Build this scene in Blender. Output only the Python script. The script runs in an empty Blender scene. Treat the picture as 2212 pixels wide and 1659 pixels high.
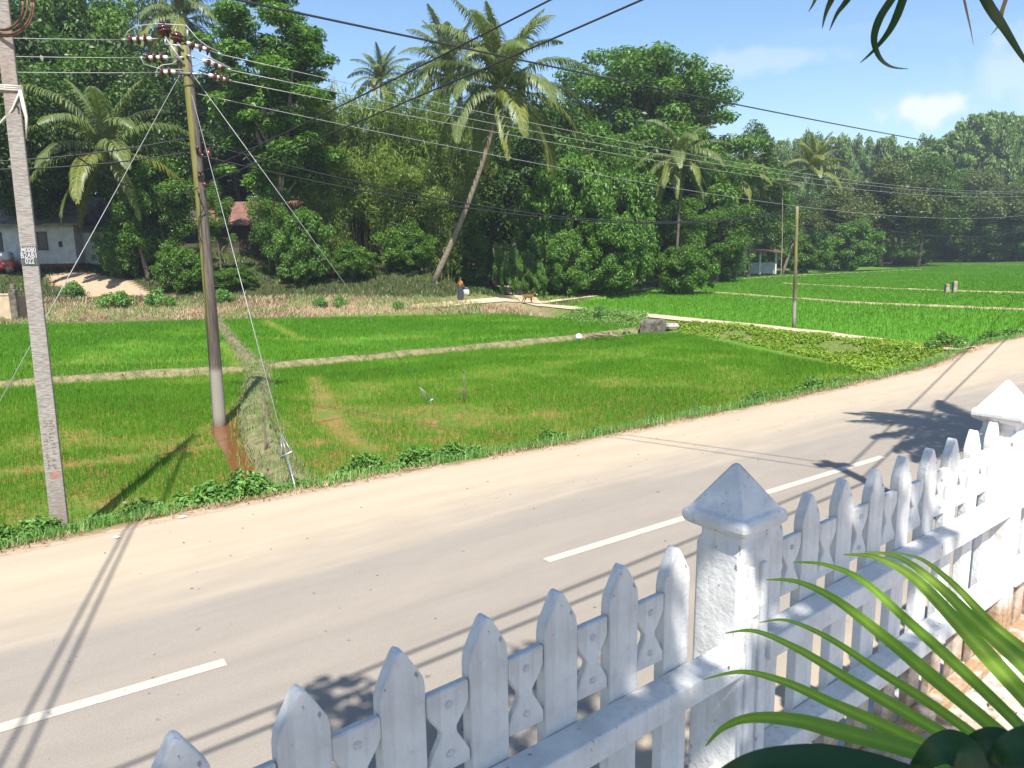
import bpy, bmesh, math, random
import numpy as np
from mathutils import Vector, Matrix

random.seed(7)
RNG = np.random.default_rng(11)
SC = bpy.context.scene
COL = SC.collection
R = math.radians
HAZE = 0.0005

# ------------------------------------------------------------------ camera
PW, PH, PF = 2212.0, 1659.0, 1640.0
CAMZ, PITCH, ROLL = 3.7, R(10), R(-0.9)
CAM = np.array([0, 0, CAMZ])
_F = np.array([0, math.cos(PITCH), -math.sin(PITCH)])
_U0 = np.array([0, math.sin(PITCH), math.cos(PITCH)])
_R0 = np.array([1.0, 0, 0])
_R = _R0 * math.cos(ROLL) + _U0 * math.sin(ROLL)
_U = -_R0 * math.sin(ROLL) + _U0 * math.cos(ROLL)


def ray(x, y):
    return _F + _R * ((x - PW / 2) / PF) - _U * ((y - PH / 2) / PF)


def G(x, y, z=0.0):
    """point of the horizontal plane z seen at photo position x, y"""
    d = ray(x, y)
    return CAM + d * ((z - CAMZ) / d[2])


def D(x, y, Y):
    """point at distance Y along the view axis on the ground plan"""
    d = ray(x, y)
    return CAM + d * (Y / d[1])


cam = bpy.data.cameras.new('camera')
cam.lens = 36 * PF / PW
cam.clip_start, cam.clip_end = 0.05, 6000
cam.dof.use_dof = True
cam.dof.focus_distance = 6.0
cam.dof.aperture_fstop = 11
camo = bpy.data.objects.new('camera', cam)
COL.objects.link(camo)
m = Matrix.Identity(4)
for i in range(3):
    m[i][0], m[i][1], m[i][2] = _R[i], _U[i], -_F[i]
m[2][3] = CAMZ
camo.matrix_world = m
SC.camera = camo

# ------------------------------------------------------------------ light
SUN_EL = R(55)
SH = np.array([-0.14, 1.0]); SH /= np.linalg.norm(SH)          # where shadows fall on the ground plan
ld = Vector((SH[0] * math.cos(SUN_EL), SH[1] * math.cos(SUN_EL), -math.sin(SUN_EL)))
sun = bpy.data.lights.new('sun', 'SUN')
sun.energy, sun.angle, sun.color = 5.0, R(0.53), (1.0, 0.955, 0.88)
suno = bpy.data.objects.new('sun', sun)
COL.objects.link(suno)
suno.rotation_euler = ld.to_track_quat('-Z', 'Y').to_euler()
suno.location = (0, -20, 40)

wd = bpy.data.worlds.new('World')
SC.world = wd
wd.use_nodes = True
wn, wl = wd.node_tree.nodes, wd.node_tree.links
wn.clear()
out = wn.new('ShaderNodeOutputWorld')
bg = wn.new('ShaderNodeBackground')
bg.inputs['Strength'].default_value = 0.105
sky = wn.new('ShaderNodeTexSky')
sky.sky_type = 'NISHITA'
sky.sun_disc = False
sky.sun_elevation = SUN_EL
sky.sun_rotation = math.atan2(-SH[0], -SH[1])
sky.air_density, sky.dust_density, sky.ozone_density = 1.1, 0.5, 2.6
tc = wn.new('ShaderNodeTexCoord')
mp = wn.new('ShaderNodeMapping')
mp.inputs['Scale'].default_value = (1.6, 1.6, 9.0)
mp.inputs['Rotation'].default_value = (0.10, -0.12, 0.0)
wl.new(tc.outputs['Generated'], mp.inputs['Vector'])
nz = wn.new('ShaderNodeTexNoise')
nz.inputs['Scale'].default_value = 1.7
nz.inputs['Detail'].default_value = 7
nz.inputs['Roughness'].default_value = 0.55
nz.inputs['Distortion'].default_value = 0.4
wl.new(mp.outputs[0], nz.inputs['Vector'])
cr = wn.new('ShaderNodeMapRange')
cr.inputs['From Min'].default_value, cr.inputs['From Max'].default_value = 0.52, 0.95
cr.inputs['To Max'].default_value = 0.35
wl.new(nz.outputs['Fac'], cr.inputs['Value'])


def wmath(op, a, b):
    n = wn.new('ShaderNodeMath'); n.operation = op; n.use_clamp = False
    for i, v in enumerate((a, b)):
        if hasattr(v, 'links') or hasattr(v, 'is_linked'):
            wl.new(v, n.inputs[i])
        else:
            n.inputs[i].default_value = v
    return n.outputs[0]


# wisps only toward the right of the sky (east), where the photo has them
sepw = wn.new('ShaderNodeSeparateXYZ')
wl.new(tc.outputs['Generated'], sepw.inputs[0])
rgt = wn.new('ShaderNodeMapRange')
rgt.inputs['From Min'].default_value, rgt.inputs['From Max'].default_value = 0.08, 0.50
wl.new(sepw.outputs['X'], rgt.inputs['Value'])
wisp = wmath('MULTIPLY', cr.outputs[0], rgt.outputs[0])


def puff(px, py, sx, sz, amt):
    """one small cumulus: a soft noisy patch of sky around one direction"""
    d = Vector(ray(px, py)).normalized()
    sub = wn.new('ShaderNodeVectorMath'); sub.operation = 'SUBTRACT'
    wl.new(tc.outputs['Generated'], sub.inputs[0]); sub.inputs[1].default_value = d
    mul = wn.new('ShaderNodeVectorMath'); mul.operation = 'MULTIPLY'
    wl.new(sub.outputs[0], mul.inputs[0]); mul.inputs[1].default_value = (1 / sx, 1 / sx, 1 / sz)
    ln = wn.new('ShaderNodeVectorMath'); ln.operation = 'LENGTH'
    wl.new(mul.outputs[0], ln.inputs[0])
    n2 = wn.new('ShaderNodeTexNoise'); n2.inputs['Scale'].default_value = 38; n2.inputs['Detail'].default_value = 6
    wl.new(tc.outputs['Generated'], n2.inputs['Vector'])
    v = wmath('ADD', ln.outputs['Value'], wmath('MULTIPLY', wmath('SUBTRACT', n2.outputs['Fac'], 0.5), 1.6))
    mr = wn.new('ShaderNodeMapRange')
    mr.inputs['From Min'].default_value, mr.inputs['From Max'].default_value = 1.0, 0.45
    mr.inputs['To Max'].default_value = amt
    wl.new(v, mr.inputs['Value'])
    return mr.outputs[0]


mask = wmath('MAXIMUM', wisp, puff(2005, 238, 0.050, 0.021, 0.85))
mask = wmath('MAXIMUM', mask, puff(2270, 150, 0.09, 0.05, 0.35))
mask = wmath('MAXIMUM', mask, puff(1640, 130, 0.12, 0.018, 0.28))
hs = wn.new('ShaderNodeHueSaturation')
hs.inputs['Saturation'].default_value = 1.12
hs.inputs['Value'].default_value = 1.0
wl.new(sky.outputs[0], hs.inputs['Color'])
mx = wn.new('ShaderNodeMix'); mx.data_type = 'RGBA'
wl.new(mask, mx.inputs['Factor'])
wl.new(hs.outputs[0], mx.inputs['A'])
mx.inputs['B'].default_value = (5.6, 5.8, 6.2, 1)
wl.new(mx.outputs['Result'], bg.inputs['Color'])
wl.new(bg.outputs[0], out.inputs['Surface'])

SC.view_settings.view_transform = 'Standard'
SC.view_settings.look = 'None'
SC.view_settings.exposure = 0.88
SC.view_settings.gamma = 1
SC.render.engine = 'CYCLES'
cy = SC.cycles
cy.max_bounces, cy.diffuse_bounces, cy.glossy_bounces, cy.transmission_bounces = 5, 3, 2, 3
cy.caustics_reflective = cy.caustics_refractive = False
cy.use_denoising = True
try:
    cy.denoiser = 'OPENIMAGEDENOISE'
    cy.denoising_prefilter = 'ACCURATE'
except Exception:
    pass
cy.sample_clamp_indirect = 4

# ------------------------------------------------------------------ materials
def new_mat(name):
    mt = bpy.data.materials.new(name)
    mt.use_nodes = True
    nt = mt.node_tree
    return mt, nt.nodes, nt.links, nt.nodes['Principled BSDF']


def noise(n, l, scale, detail=4, coord='Object', stretch=None, rough=0.55):
    t = n.new('ShaderNodeTexCoord')
    src = t.outputs[coord]
    if stretch:
        mpn = n.new('ShaderNodeMapping'); mpn.inputs['Scale'].default_value = stretch
        l.new(src, mpn.inputs['Vector']); src = mpn.outputs[0]
    z = n.new('ShaderNodeTexNoise')
    z.inputs['Scale'].default_value, z.inputs['Detail'].default_value = scale, detail
    z.inputs['Roughness'].default_value = rough
    l.new(src, z.inputs['Vector'])
    return z.outputs['Fac']


def rng_(n, l, v, a, b, lo=0.0, hi=1.0):
    q = n.new('ShaderNodeMapRange')
    q.inputs['From Min'].default_value, q.inputs['From Max'].default_value = a, b
    q.inputs['To Min'].default_value, q.inputs['To Max'].default_value = lo, hi
    l.new(v, q.inputs['Value'])
    return q.outputs[0]


def mixc(n, l, f, a, b):
    q = n.new('ShaderNodeMix'); q.data_type = 'RGBA'
    if isinstance(f, float): q.inputs['Factor'].default_value = f
    else: l.new(f, q.inputs['Factor'])
    for k, v in (('A', a), ('B', b)):
        if isinstance(v, tuple): q.inputs[k].default_value = (*v, 1)
        else: l.new(v, q.inputs[k])
    return q.outputs['Result']


def mth(n, l, op, a, b=0.0):
    q = n.new('ShaderNodeMath'); q.operation = op
    for i, v in enumerate((a, b)):
        if isinstance(v, (int, float)): q.inputs[i].default_value = v
        else: l.new(v, q.inputs[i])
    return q.outputs[0]


def bump(n, l, p, h, strength=0.3, dist=0.01):
    b = n.new('ShaderNodeBump')
    b.inputs['Strength'].default_value, b.inputs['Distance'].default_value = strength, dist
    l.new(h, b.inputs['Height'])
    l.new(b.outputs[0], p.inputs['Normal'])


def solid(name, c, c2=None, scale=6.0, rough=0.8, metal=0.0, bmp=0.0, lo=0.35, hi=0.65, stretch=None, detail=5, coord='Object'):
    mt, n, l, p = new_mat(name)
    p.inputs['Roughness'].default_value = rough
    p.inputs['Metallic'].default_value = metal
    p.inputs['Base Color'].default_value = (*c, 1)
    if c2:
        f = noise(n, l, scale, detail, coord, stretch)
        l.new(mixc(n, l, rng_(n, l, f, lo, hi), c, c2), p.inputs['Base Color'])
        if bmp: bump(n, l, p, f, bmp, 0.02)
    return mt


def leafmat(name, a, b, c, trans=0.30, spec=0.35, rough=0.45):
    """foliage: a, b, c are leaf colours spread over the leaves by their own 'v' value"""
    mt, n, l, p = new_mat(name)
    at = n.new('ShaderNodeAttribute'); at.attribute_name = 'v'
    rp = n.new('ShaderNodeValToRGB')
    e = rp.color_ramp.elements
    e[0].position, e[0].color = 0.0, (*a, 1)
    e[1].position, e[1].color = 1.0, (*c, 1)
    k = e.new(0.55); k.color = (*b, 1)
    l.new(at.outputs['Fac'], rp.inputs[0])
    p.inputs['Roughness'].default_value = rough
    p.inputs['Specular IOR Level'].default_value = spec
    l.new(rp.outputs[0], p.inputs['Base Color'])
    tr = n.new('ShaderNodeBsdfTranslucent')
    hsn = n.new('ShaderNodeHueSaturation'); hsn.inputs['Value'].default_value = 1.25; hsn.inputs['Saturation'].default_value = 1.1
    l.new(rp.outputs[0], hsn.inputs['Color']); l.new(hsn.outputs[0], tr.inputs['Color'])
    mxs = n.new('ShaderNodeMixShader'); mxs.inputs[0].default_value = trans
    l.new(p.outputs[0], mxs.inputs[1]); l.new(tr.outputs[0], mxs.inputs[2])
    l.new(mxs.outputs[0], n['Material Output'].inputs['Surface'])
    return mt


LM = {
    'dark': leafmat('leaf_dark_green', (.025, .063, .010), (.058, .118, .017), (.13, .205, .03)),
    'mid': leafmat('leaf_mid_green', (.041, .104, .013), (.092, .19, .022), (.18, .28, .038)),
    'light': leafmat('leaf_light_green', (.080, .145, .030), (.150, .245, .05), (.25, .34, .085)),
    'fresh': leafmat('leaf_fresh_green', (.042, .105, .014), (.098, .21, .026), (.21, .34, .055)),
    'olive': leafmat('leaf_olive_green', (.055, .075, .018), (.105, .14, .034), (.20, .20, .065)),
    'bamboo': leafmat('leaf_bamboo', (.055, .11, .016), (.145, .225, .032), (.29, .33, .065)),
    'palm': leafmat('leaf_palm', (.050, .090, .022), (.12, .165, .042), (.25, .26, .08), spec=.5),
    'palmyellow': leafmat('leaf_palm_yellow', (.065, .10, .018), (.15, .185, .032), (.34, .29, .06), spec=.5),
    'lime': leafmat('leaf_lime', (.11, .22, .02), (.23, .36, .035), (.42, .47, .07)),
    'weed': leafmat('leaf_weed', (.065, .165, .030), (.15, .30, .06), (.27, .41, .12)),
    'dry': leafmat('dry_straw', (.20, .13, .07), (.36, .26, .15), (.52, .42, .27), trans=.15, spec=.1),
    'drybund': leafmat('dull_dry_straw', (.10, .075, .04), (.22, .17, .095), (.40, .33, .20), trans=.15, spec=.1),
    'strap': leafmat('leaf_strap', (.09, .19, .02), (.23, .40, .045), (.48, .60, .12), trans=.40, spec=.5, rough=.35),
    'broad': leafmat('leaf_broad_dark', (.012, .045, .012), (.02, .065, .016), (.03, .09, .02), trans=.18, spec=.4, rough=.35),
    'rice': leafmat('leaf_rice', (.072, .195, .014), (.138, .305, .020), (.40, .31, .10), trans=.35, spec=.2),
}
M = {
    'bark': solid('bark_grey_brown', (.17, .13, .09), (.06, .045, .03), 3.0, .9, bmp=.4, stretch=(3, 3, .6)),
    'bark_pale': solid('bark_pale', (.36, .30, .23), (.16, .12, .08), 3.0, .9, bmp=.3),
    'palm_bark': solid('palm_trunk_bark', (.235, .185, .135), (.11, .085, .06), 5.0, .9, bmp=.4, stretch=(1, 1, 4)),
    'culm': solid('bamboo_culm', (.30, .24, .06), (.12, .14, .04), 4.0, .5),
    'coco': solid('coconut_husk', (.30, .16, .03), (.12, .09, .03), 6.0, .5),
    'metal': solid('galvanised_steel', (.42, .43, .44), (.30, .31, .33), 20, .45, .6),
    'wire': solid('bare_conductor', (.34, .34, .33), None, rough=.5, metal=.3),
    'cable': solid('black_cable', (.018, .018, .022), None, rough=.55),
    'porcelain': solid('brown_porcelain', (.095, .030, .024), (.06, .02, .018), 12, .18),
    'white_cap': solid('white_insulator_core', (.62, .62, .60), None, rough=.4),
    'rope': solid('pale_rope', (.62, .60, .52), (.45, .42, .35), 60, .9),
    'pipe': solid('brown_pipe_coil', (.16, .085, .05), (.09, .05, .03), 20, .6),
    'plate': solid('dark_plate', (.055, .055, .06), (.10, .10, .10), 30, .6),
    'paint_white': solid('white_paint', (.60, .60, .58), (.40, .40, .39), 30, rough=.6),
    'paint_black': solid('worn_black_paint', (.10, .085, .075), (.26, .21, .18), 40, .8),
    'redpaint': solid('faded_red_paint', (.36, .20, .16), (.28, .13, .11), 20, .8),
    'straw': LM['dry'],
    'skin': solid('brown_skin', (.20, .10, .06), None, rough=.6),
    'orange': solid('orange_cloth', (.62, .22, .03), (.45, .14, .02), 9, .8),
    'darkblue': solid('dark_blue_cloth', (.035, .04, .065), (.02, .024, .04), 8, .85),
    'hair': solid('black_hair', (.012, .010, .009), None, rough=.5),
    'bagcloth': solid('white_printed_bag', (.60, .60, .66), (.06, .06, .10), 16, .7, lo=.50, hi=.56),
    'dogfur': solid('brown_fur', (.22, .095, .035), (.12, .05, .02), 9, .9),
    'whitefur': solid('white_fur', (.62, .56, .47), None, rough=.9),
    'wall': solid('whitewashed_wall', (.52, .53, .52), (.38, .38, .36), 1.6, .9),
    'plinth': solid('red_plinth', (.17, .028, .022), (.11, .022, .018), 3, .7),
    'dark_glass': solid('dark_window', (.015, .017, .02), None, rough=.25),
    'woodframe': solid('dark_wood', (.055, .035, .025), (.03, .02, .015), 8, .7),
    'rooftile': None, 'redtile': None,
    'cloth': solid('white_cloth', (.75, .76, .78), None, rough=.8),
    'oldconc': solid('mossy_old_concrete', (.20, .17, .13), (.055, .05, .038), 3.5, .95, bmp=.5),
    'rock': solid('pale_stone', (.55, .50, .46), (.35, .28, .24), 5, .9, bmp=.4),
    'stick': solid('weathered_stick', (.22, .17, .12), (.10, .075, .05), 10, .9),
    'redroof': solid('red_sheet_roof', (.17, .06, .06), (.12, .05, .05), 4, .6),
    'redbody': solid('red_vehicle_paint', (.30, .035, .02), None, rough=.3),
    'rubber': solid('black_rubber', (.02, .02, .02), None, rough=.8),
    'litter': solid('white_litter', (.7, .7, .72), None, rough=.6),
    'twig': solid('dead_twigs', (.30, .24, .19), (.17, .13, .10), 6, .9),
}


def tile_mat(name, a, b):
    mt, n, l, p = new_mat(name)
    t = n.new('ShaderNodeTexCoord')
    w = n.new('ShaderNodeTexBrick')
    w.inputs['Scale'].default_value = 4.2
    w.inputs['Color1'].default_value = (*a, 1); w.inputs['Color2'].default_value = (*b, 1)
    w.inputs['Mortar'].default_value = (a[0] * .3, a[1] * .3, a[2] * .3, 1)
    w.inputs['Mortar Size'].default_value = 0.03
    w.inputs['Brick Width'].default_value = .9; w.inputs['Row Height'].default_value = .9
    l.new(t.outputs['Object'], w.inputs['Vector'])
    f = noise(n, l, 1.3, 5)
    l.new(mixc(n, l, rng_(n, l, f, .4, .7, 0, .7), w.outputs['Color'], (.05, .045, .04)), p.inputs['Base Color'])
    p.inputs['Roughness'].default_value = .9
    return mt


M['rooftile'] = tile_mat('grey_roof_tiles', (.19, .17, .16), (.26, .23, .21))
M['redtile'] = tile_mat('red_clay_tiles', (.30, .13, .09), (.20, .09, .07))


def conc_pole_mat():
    mt, n, l, p = new_mat('utility_pole_concrete')
    f = noise(n, l, 1.1, 6, stretch=(2, 2, .35))
    g = noise(n, l, 26, 4, stretch=(.5, .5, 2.6))
    c = mixc(n, l, rng_(n, l, g, .38, .68), (.33, .305, .27), (.185, .165, .145))
    c = mixc(n, l, rng_(n, l, f, .52, .68, 0, .7), c, (.23, .135, .095))
    l.new(c, p.inputs['Base Color'])
    p.inputs['Roughness'].default_value = .95
    bump(n, l, p, g, .5, .01)
    return mt


M['poleconc'] = conc_pole_mat()


def wood_pole_mat(name, moss, wood, dark, mossside):
    """lichen on one weathered side of the wood, grey-brown on the other; the buried foot darker"""
    mt, n, l, p = new_mat(name)
    t = n.new('ShaderNodeTexCoord'); s = n.new('ShaderNodeSeparateXYZ')
    l.new(t.outputs['Object'], s.inputs[0])
    f = noise(n, l, 3.0, 5, stretch=(2, 2, .3))
    g = noise(n, l, 14, 4, stretch=(2, 2, .12))
    side = mth(n, l, 'ADD', mth(n, l, 'MULTIPLY', s.outputs['X'], mossside), mth(n, l, 'MULTIPLY', f, .8))
    base = mixc(n, l, rng_(n, l, g, .35, .7), wood, dark)
    up = rng_(n, l, s.outputs['Z'], 1.3, 2.8)
    k = mth(n, l, 'MULTIPLY', rng_(n, l, side, .28, .46), up)
    c = mixc(n, l, k, base, mixc(n, l, rng_(n, l, g, .3, .7), moss, (moss[0] * .62, moss[1] * .62, moss[2] * .5)))
    foot = rng_(n, l, s.outputs['Z'], 1.55, 1.35)
    c = mixc(n, l, mth(n, l, 'MULTIPLY', foot, .85), c, (.30, .27, .22))
    band = mth(n, l, 'MULTIPLY', rng_(n, l, s.outputs['Z'], 3.6, 2.6), rng_(n, l, s.outputs['Z'], 1.4, 1.5))
    c = mixc(n, l, mth(n, l, 'MULTIPLY', band, rng_(n, l, f, .35, .6, .2, .8)), c, (.05, .033, .026))
    l.new(c, p.inputs['Base Color'])
    p.inputs['Roughness'].default_value = .9
    bump(n, l, p, g, .5, .02)
    return mt


M['woodpole'] = wood_pole_mat('mossy_wood_pole', (.21, .195, .05), (.15, .125, .105), (.05, .04, .034), -5.5)
M['slimpole'] = wood_pole_mat('lichened_slim_pole', (.22, .19, .05), (.24, .21, .15), (.12, .10, .075), 0.0)


def fence_mat():
    mt, n, l, p = new_mat('whitewashed_cast_concrete')
    t = n.new('ShaderNodeTexCoord'); g = n.new('ShaderNodeNewGeometry'); s = n.new('ShaderNodeSeparateXYZ')
    l.new(g.outputs['Position'], s.inputs[0])
    fine = noise(n, l, 60, 5); mid = noise(n, l, 9, 5); pit = noise(n, l, 46, 3, stretch=(1, 1, .6)); big = noise(n, l, 3.0, 4)
    c = mixc(n, l, rng_(n, l, mid, .40, .68, 0, .75), (.70, .695, .68), (.54, .53, .515))
    c = mixc(n, l, rng_(n, l, fine, .62, .74, 0, .35), c, (.45, .44, .43))
    speck = mth(n, l, 'MULTIPLY', rng_(n, l, pit, .645, .69), rng_(n, l, big, .48, .62, 0, .85))
    c = mixc(n, l, speck, c, (.10, .095, .09))
    st_ = noise(n, l, 34, 4, stretch=(1, 1, .05)); st2 = noise(n, l, 2.6, 3)
    c = mixc(n, l, mth(n, l, 'MULTIPLY', rng_(n, l, st_, .50, .72, 0, .5), rng_(n, l, st2, .38, .62)), c, (.40, .385, .36))
    blot = noise(n, l, 16, 6, rough=.7)
    c = mixc(n, l, rng_(n, l, blot, .60, .72, 0, .45), c, (.46, .44, .41))
    # rain-splashed soil on the lowest part
    zz = mth(n, l, 'ADD', s.outputs['Z'], mth(n, l, 'MULTIPLY', big, .28))
    mud = mth(n, l, 'MULTIPLY', rng_(n, l, zz, 2.03, 1.90), rng_(n, l, mid, .25, .55, .35, .95))
    c = mixc(n, l, mud, c, mixc(n, l, rng_(n, l, fine, .3, .7), (.42, .27, .14), (.25, .13, .06)))
    l.new(c, p.inputs['Base Color'])
    p.inputs['Roughness'].default_value = .85
    h = mth(n, l, 'ADD', mth(n, l, 'MULTIPLY', fine, .55), mth(n, l, 'MULTIPLY', mid, 1.3))
    bump(n, l, p, h, .62, .010)
    return mt


M['fence'] = fence_mat()

# ------------------------------------------------------------------ object helpers
def tag(o, label=None, cat=None, group=None, kind=None):
    if label: o['label'] = label
    if cat: o['category'] = cat
    if group: o['group'] = group
    if kind: o['kind'] = kind
    return o


def thing(name, label, cat, loc=(0, 0, 0), rotz=0.0, group=None):
    o = bpy.data.objects.new(name, None)
    COL.objects.link(o)
    o.empty_display_size = .2
    o.location = loc
    o.rotation_euler = (0, 0, rotz)
    return tag(o, label, cat, group)


def link(name, me, parent=None, mats=None):
    if mats:
        for q in (mats if isinstance(mats, (list, tuple)) else [mats]):
            me.materials.append(q)
    o = bpy.data.objects.new(name, me)
    COL.objects.link(o)
    if parent: o.parent = parent
    return o


def copy_tree(o, parent=None, label=None):
    c = o.copy()
    COL.objects.link(c)
    if parent is not None: c.parent = parent
    if label: c['label'] = label
    for ch in o.children:
        copy_tree(ch, c)
    return c


def np_mesh(name, V, F, v=None, smooth=False):
    me = bpy.data.meshes.new(name)
    V = np.ascontiguousarray(V, dtype=np.float32); F = np.ascontiguousarray(F, dtype=np.int32)
    k = F.shape[1]
    me.vertices.add(len(V)); me.vertices.foreach_set('co', V.ravel())
    me.loops.add(F.size); me.loops.foreach_set('vertex_index', F.ravel())
    me.polygons.add(len(F))
    me.polygons.foreach_set('loop_start', np.arange(0, F.size, k, dtype=np.int32))
    if smooth: me.polygons.foreach_set('use_smooth', np.ones(len(F), dtype=bool))
    if v is not None:
        at = me.attributes.new('v', 'FLOAT', 'POINT')
        at.data.foreach_set('value', np.ascontiguousarray(np.clip(v, 0, 1), dtype=np.float32))
    me.update(calc_edges=True)
    return me


class MB:
    def __init__(s): s.V, s.F, s.MI = [], [], []

    def add(s, vs, fs, mi=0):
        b = len(s.V)
        s.V += [tuple(map(float, q)) for q in vs]
        s.F += [tuple(b + i for i in f) for f in fs]
        s.MI += [mi] * len(fs)

    def box(s, x0, x1, y0, y1, z0, z1, mi=0):
        vs = [(x, y, z) for z in (z0, z1) for y in (y0, y1) for x in (x0, x1)]
        s.add(vs, [(0, 2, 3, 1), (4, 5, 7, 6), (0, 1, 5, 4), (2, 6, 7, 3), (0, 4, 6, 2), (1, 3, 7, 5)], mi)

    def tube(s, pts, rad, n=8, mi=0, cap=True):
        pts = [Vector(q) for q in pts]
        if not hasattr(rad, '__len__'): rad = [rad] * len(pts)
        b = len(s.V); prev = None
        for i, q in enumerate(pts):
            t = (pts[min(i + 1, len(pts) - 1)] - pts[max(i - 1, 0)]).normalized()
            if prev is None:
                a = t.orthogonal().normalized()
            else:
                a = (prev - t * prev.dot(t)).normalized()
            prev = a; c = t.cross(a)
            for k in range(n):
                w = 2 * math.pi * k / n
                s.V.append(tuple(q + (a * math.cos(w) + c * math.sin(w)) * rad[i]))
        for i in range(len(pts) - 1):
            for k in range(n):
                s.F.append((b + i * n + k, b + i * n + (k + 1) % n, b + (i + 1) * n + (k + 1) % n, b + (i + 1) * n + k)); s.MI.append(mi)
        if cap:
            s.F.append(tuple(b + k for k in reversed(range(n)))); s.MI.append(mi)
            e = b + (len(pts) - 1) * n
            s.F.append(tuple(e + k for k in range(n))); s.MI.append(mi)

    def loft(s, secs, n_corner=3, mi=0, rc=0.25):
        """square sections (half width, z) with rounded corners"""
        b = len(s.V); k = 4 * n_corner
        for hw, z in secs:
            r = hw * rc
            for c in range(4):
                cx, cyy = [(1, 1), (-1, 1), (-1, -1), (1, -1)][c]
                for j in range(n_corner):
                    w = math.pi / 2 * (c + j / (n_corner - 1))
                    s.V.append((cx * (hw - r) + r * math.cos(w), cyy * (hw - r) + r * math.sin(w), z))
        for i in range(len(secs) - 1):
            for j in range(k):
                s.F.append((b + i * k + j, b + i * k + (j + 1) % k, b + (i + 1) * k + (j + 1) % k, b + (i + 1) * k + j)); s.MI.append(mi)
        s.F.append(tuple(b + j for j in reversed(range(k)))); s.MI.append(mi)
        e = b + (len(secs) - 1) * k
        s.F.append(tuple(e + j for j in range(k))); s.MI.append(mi)

    def lathe(s, prof, center, axis=(0, 0, 1), n=12, mi=0):
        ax = Vector(axis).normalized(); a = ax.orthogonal().normalized(); c = ax.cross(a); o = Vector(center)
        b = len(s.V)
        for r, h in prof:
            for k in range(n):
                w = 2 * math.pi * k / n
                s.V.append(tuple(o + ax * h + (a * math.cos(w) + c * math.sin(w)) * r))
        for i in range(len(prof) - 1):
            for k in range(n):
                s.F.append((b + i * n + k, b + i * n + (k + 1) % n, b + (i + 1) * n + (k + 1) % n, b + (i + 1) * n + k)); s.MI.append(mi)
        s.F.append(tuple(b + k for k in reversed(range(n)))); s.MI.append(mi)
        e = b + (len(prof) - 1) * n
        s.F.append(tuple(e + k for k in range(n))); s.MI.append(mi)

    def prism(s, outline, y0, y1, mi=0):
        """outline in (x, z), extruded along y"""
        n = len(outline); b = len(s.V)
        s.V += [(x, y0, z) for x, z in outline] + [(x, y1, z) for x, z in outline]
        for f in (tuple(b + i for i in range(n)), tuple(b + n + i for i in reversed(range(n)))):
            s.F.append(f); s.MI.append(mi)
        for i in range(n):
            j = (i + 1) % n
            s.F.append((b + i, b + n + i, b + n + j, b + j)); s.MI.append(mi)

    def mesh(s, name, smooth=False, bev=0.0, seg=1, fix=True):
        me = bpy.data.meshes.new(name)
        me.from_pydata(s.V, [], s.F)
        me.polygons.foreach_set('material_index', s.MI)
        bm = bmesh.new(); bm.from_mesh(me)
        if fix: bmesh.ops.recalc_face_normals(bm, faces=bm.faces)
        if bev:
            es = [e for e in bm.edges if len(e.link_faces) == 2 and e.calc_face_angle(0) > .5]
            bmesh.ops.bevel(bm, geom=es, offset=bev, segments=seg, affect='EDGES', profile=.5)
        bm.to_mesh(me); bm.free()
        if smooth: me.polygons.foreach_set('use_smooth', [True] * len(me.polygons))
        me.update()
        return me

    def obj(s, name, mats, parent=None, smooth=False, bev=0.0, seg=1):
        return link(name, s.mesh(name, smooth, bev, seg), parent, mats)


def hash2(ix, iy, seed):
    h = (ix.astype(np.int64) * 374761393 + iy.astype(np.int64) * 668265263 + seed * 1442695041) & 0x7fffffff
    h = ((h ^ (h >> 13)) * 1274126177) & 0x7fffffff
    return ((h ^ (h >> 16)) & 0xffff) / 65535.0


def vnoise(x, y, s, seed=0):
    x = np.asarray(x) / s; y = np.asarray(y) / s
    ix, iy = np.floor(x), np.floor(y); fx, fy = x - ix, y - iy
    fx = fx * fx * (3 - 2 * fx); fy = fy * fy * (3 - 2 * fy)
    a, b = hash2(ix, iy, seed), hash2(ix + 1, iy, seed)
    c, d = hash2(ix, iy + 1, seed), hash2(ix + 1, iy + 1, seed)
    return (a * (1 - fx) + b * fx) * (1 - fy) + (c * (1 - fx) + d * fx) * fy


def fbm(x, y, s, seed=0):
    return .55 * vnoise(x, y, s, seed) + .3 * vnoise(x, y, s / 2.3, seed + 1) + .15 * vnoise(x, y, s / 5.1, seed + 2)


def in_poly(x, y, P):
    x = np.asarray(x); y = np.asarray(y); r = np.zeros(x.shape, bool)
    n = len(P)
    for i in range(n):
        x0, y0 = P[i]; x1, y1 = P[(i + 1) % n]
        if y0 == y1: continue
        c = ((y0 > y) != (y1 > y)) & (x < (x1 - x0) * (y - y0) / (y1 - y0) + x0)
        r ^= c
    return r


def seg_dist(x, y, L):
    """distance to polyline L and the parameter (index) of the nearest place"""
    x = np.asarray(x, float); y = np.asarray(y, float)
    best = np.full(x.shape, 1e9); idx = np.zeros(x.shape)
    for i in range(len(L) - 1):
        ax, ay = L[i][:2]; bx, by = L[i + 1][:2]
        dx, dy = bx - ax, by - ay
        t = np.clip(((x - ax) * dx + (y - ay) * dy) / (dx * dx + dy * dy + 1e-9), 0, 1)
        d = np.hypot(x - ax - t * dx, y - ay - t * dy)
        k = d < best
        best = np.where(k, d, best); idx = np.where(k, i + t, idx)
    return best, idx


def line_px(pts, z=-.5):
    return [tuple(G(x, y, z)[:2]) for x, y in pts]


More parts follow.
